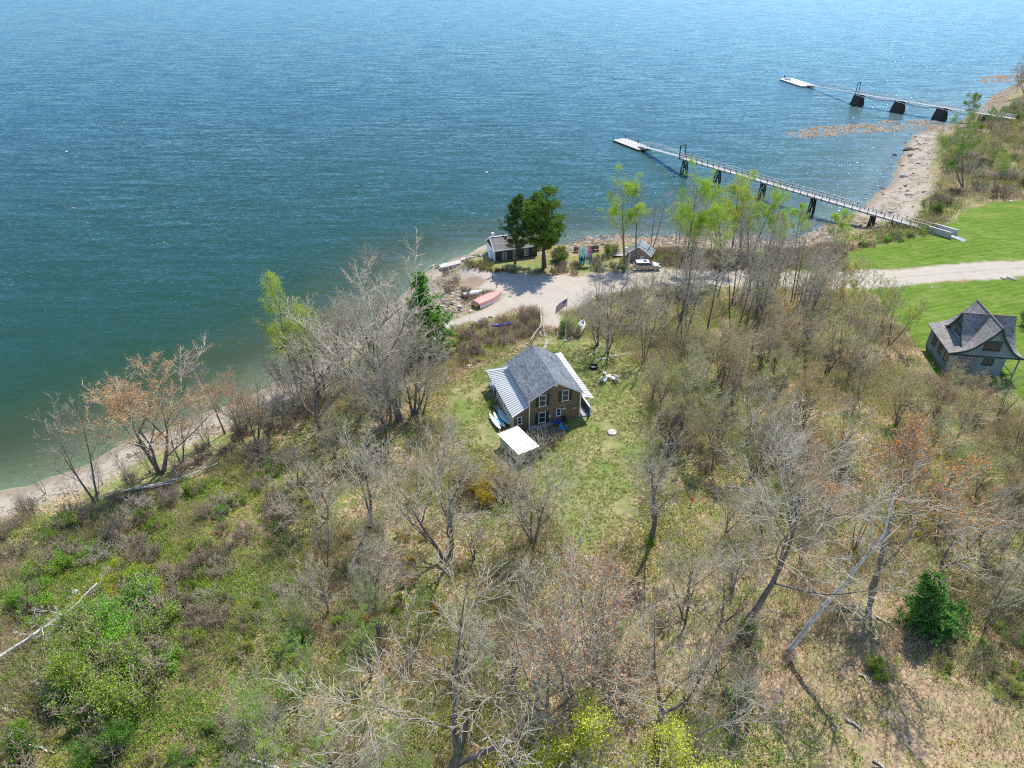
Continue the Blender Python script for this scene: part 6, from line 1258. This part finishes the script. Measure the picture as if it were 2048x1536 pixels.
# --- ground cover: tufts, seedlings and dry stalks over the forest floor (nobody could count them)
OPEN = [gpoly([(1120, 1050), (1400, 1000), (1490, 1130), (1450, 1400), (1200, 1420), (1100, 1250)]), gpoly([(1560, 1250), (1840, 1300), (2100, 1420), (2100, 1650), (1500, 1650), (1460, 1400)])]
def cover(name, poly, n, kind, cols, size, label, seed, thr=-1.0, scale=4.0, avoid=()):
    rng = np.random.default_rng(seed); P = gpoly(poly); xs_ = [p[0] for p in P]; ys_ = [p[1] for p in P]
    X = rng.uniform(min(xs_), max(xs_), n * 3); Y = rng.uniform(min(ys_), max(ys_), n * 3)
    k = (sdist(P, X, Y) > 0) & (vnoise(X, Y, scale, seed) + vnoise(X, Y, scale * .3, seed + 1) * .5 > thr) & (sdist(SHORE, X, Y) > 7)
    for rd in Z['road'] + Z['lawn']: k &= sdist(rd, X, Y) < -.4
    if kind != 'grass': 
        for yd in Z['yard']: k &= sdist(yd, X, Y) < 0
    for av in avoid: k &= (sdist(av, X, Y) < 0) | (rng.random(len(X)) < .15)
    for kx, ky, kr in ((3.9, 71.6, 5.2), (63.5, 81, 5), (.8, 61.5, 2)): k &= np.hypot(X - kx, Y - ky) > kr
    X, Y = X[k][:n], Y[k][:n]; Zg = hgt(X, Y); m = len(X); per = 7
    C = np.repeat(np.stack([X, Y, Zg], 1), per, 0); C[:, :2] += rng.normal(size=(m * per, 2)) * size * .8; s = size * rng.uniform(.5, 1.4, (m * per, 1))
    if kind == 'stalk' or kind == 'grass':
        a = rng.normal(size=(m * per, 3)) * .45; a[:, 2] = 1; a /= np.linalg.norm(a, axis=1, keepdims=True); b = np.cross(a, rng.normal(size=a.shape)); b /= np.linalg.norm(b, axis=1, keepdims=True)
        w = .022 if kind == 'stalk' else .03
        V = np.stack([C - b * w, C + b * w, C + a * s + b * w * .4, C + a * s - b * w * .4], 1).reshape(-1, 3); Qd = np.arange(m * per)[:, None] * 4 + np.arange(4)[None]
    else:
        C[:, 2] += np.abs(rng.normal(size=m * per)) * size * .7; V, Qd = leaves(C, size * .55, rng, .7, .8)
    me = raw_mesh(name, V, Qd, mats=[M['leaf']]); o = bpy.data.objects.new(name, me); COL.objects.link(o); o.color = (*cols, 1)
    tag(o, label, 'undergrowth', kind='stuff')
HILL = [(-100, 1060), (200, 1010), (420, 930), (560, 860), (660, 740), (880, 660), (1000, 640), (1250, 590), (1740, 585), (1860, 700), (2100, 850), (2150, 1650), (-200, 1650)]
cover('undergrowth', HILL, 30000, 'leaf', (.26, .40, .06), .26, 'low green seedlings over the forest floor', 81, .05, 6)
cover('undergrowth', HILL, 16000, 'leaf', (.42, .45, .07), .26, 'low yellow green seedlings over the forest floor', 82, .15, 5)
cover('undergrowth', HILL, 14000, 'stalk', (.50, .42, .26), .5, 'dry tan stalks over the forest floor', 83, -.2, 5)
cover('undergrowth', HILL, 9000, 'leaf', (.42, .28, .17), .28, 'fallen curled brown leaves over the forest floor', 84, -.4, 5)
cover('grass', [(900, 765), (1040, 690), (1240, 690), (1300, 800), (1310, 960), (1400, 1150), (1150, 1200), (1040, 950), (900, 880)], 12000, 'grass', (.38, .37, .13), .10, 'short uneven grass of the yard', 85, -.6, 3)
cover('undergrowth', [(-100, 1200), (100, 1100), (560, 900), (650, 1100), (620, 1650), (-200, 1650)], 11000, 'leaf', (.24, .40, .06), .24, 'dense green undergrowth on the left hillside', 86, .0, 3)

cover('undergrowth', HILL, 22000, 'stalk', (.44, .37, .25), .85, 'thin brown brush stems through the woods', 87, .1, 4, OPEN)
SLOPE = [(1830, 440), (1870, 390), (1885, 330), (1880, 285), (1960, 250), (2060, 185), (2300, 150), (2300, 395), (1990, 400), (1925, 415), (1860, 470), (1720, 495), (1700, 505), (1640, 495)]
cover('undergrowth', SLOPE, 26000, 'leaf', (.24, .32, .08), .6, 'low green brush on the slope above the cove', 88, .0, 7)
cover('undergrowth', SLOPE, 26000, 'stalk', (.33, .25, .18), 1.2, 'brown brush stems on the slope above the cove', 89, -.5, 6)
MID = [(1300, 500), (1480, 505), (1640, 488), (1720, 500), (1700, 540), (1500, 540), (1320, 535)]
cover('undergrowth', MID, 7000, 'stalk', (.36, .28, .2), .8, 'brown brush between the road and the shore', 90, -.3, 4)
cover('undergrowth', MID, 3000, 'leaf', (.2, .28, .06), .35, 'green brush between the road and the shore', 91, .1, 4)

def wrack(poly, n, lo, hi, seed, label, col, size):
    """a line of dried weed and sticks left by the tide"""
    rng = np.random.default_rng(seed); P = gpoly(poly); X = rng.uniform(min(p[0] for p in P), max(p[0] for p in P), n * 12); Y = rng.uniform(min(p[1] for p in P), max(p[1] for p in P), n * 12)
    d = sdist(SHORE, X, Y) + vnoise(X, Y, 6, 5) * 1.2; k = (sdist(P, X, Y) > 0) & (d > lo) & (d < hi) & (vnoise(X, Y, 2.2, seed) > -.1)
    X, Y = X[k][:n], Y[k][:n]; m = len(X); C = np.stack([X, Y, hgt(X, Y) + .03], 1); a = rng.normal(size=(m, 3)); a[:, 2] *= .12; a /= np.linalg.norm(a, axis=1, keepdims=True); b = np.cross(a, (0, 0, 1.)); s_ = size * rng.uniform(.4, 1.6, (m, 1)); w = .035
    V = np.stack([C - b * w, C + b * w, C + a * s_ + b * w, C + a * s_ - b * w], 1).reshape(-1, 3); me = raw_mesh('wrack', V, np.arange(m)[:, None] * 4 + np.arange(4)[None], mats=[M['leaf']]); o = bpy.data.objects.new('beach_wrack', me); COL.objects.link(o); o.color = (*col, 1); tag(o, label, 'tide wrack', kind='stuff')
LB = [(-150, 1030), (170, 900), (420, 820), (600, 720), (760, 620), (870, 520), (960, 520), (900, 620), (700, 800), (450, 900), (200, 1000), (0, 1080)]
wrack(LB, 2600, 3.6, 5.4, 61, 'dark tide wrack and sticks along the left beach', (.10, .075, .05), .5); wrack(LB, 900, 3.0, 8, 62, 'pale driftwood sticks along the left beach', (.5, .45, .38), .7)
wrack([(1740, 440), (1790, 330), (1830, 260), (1890, 260), (1880, 400), (1840, 440)], 2600, 3, 9, 63, 'dark dried weed on the cove beach', (.12, .09, .06), .6)
bush('s4', 1045, 915, .9, 'bare grey bush below the front edge of the white shed roof', TAN, 1.2, 'bare_shrub'); bush('s1', 1075, 905, .8, 'bare brown bush at the right corner of the white shed', TAN, 1.2, 'bare_shrub')
shrubs('bare_shrub', ['s1', 's3', 's2'], [(20, 1040), (200, 985), (330, 940), (560, 800), (640, 780), (600, 860), (420, 930), (200, 1030), (40, 1075)], 20, (.6, 1.0), 'bare brush at the top edge of the left beach', 'bare brush along the left beach', mind=1.6, seed=51)
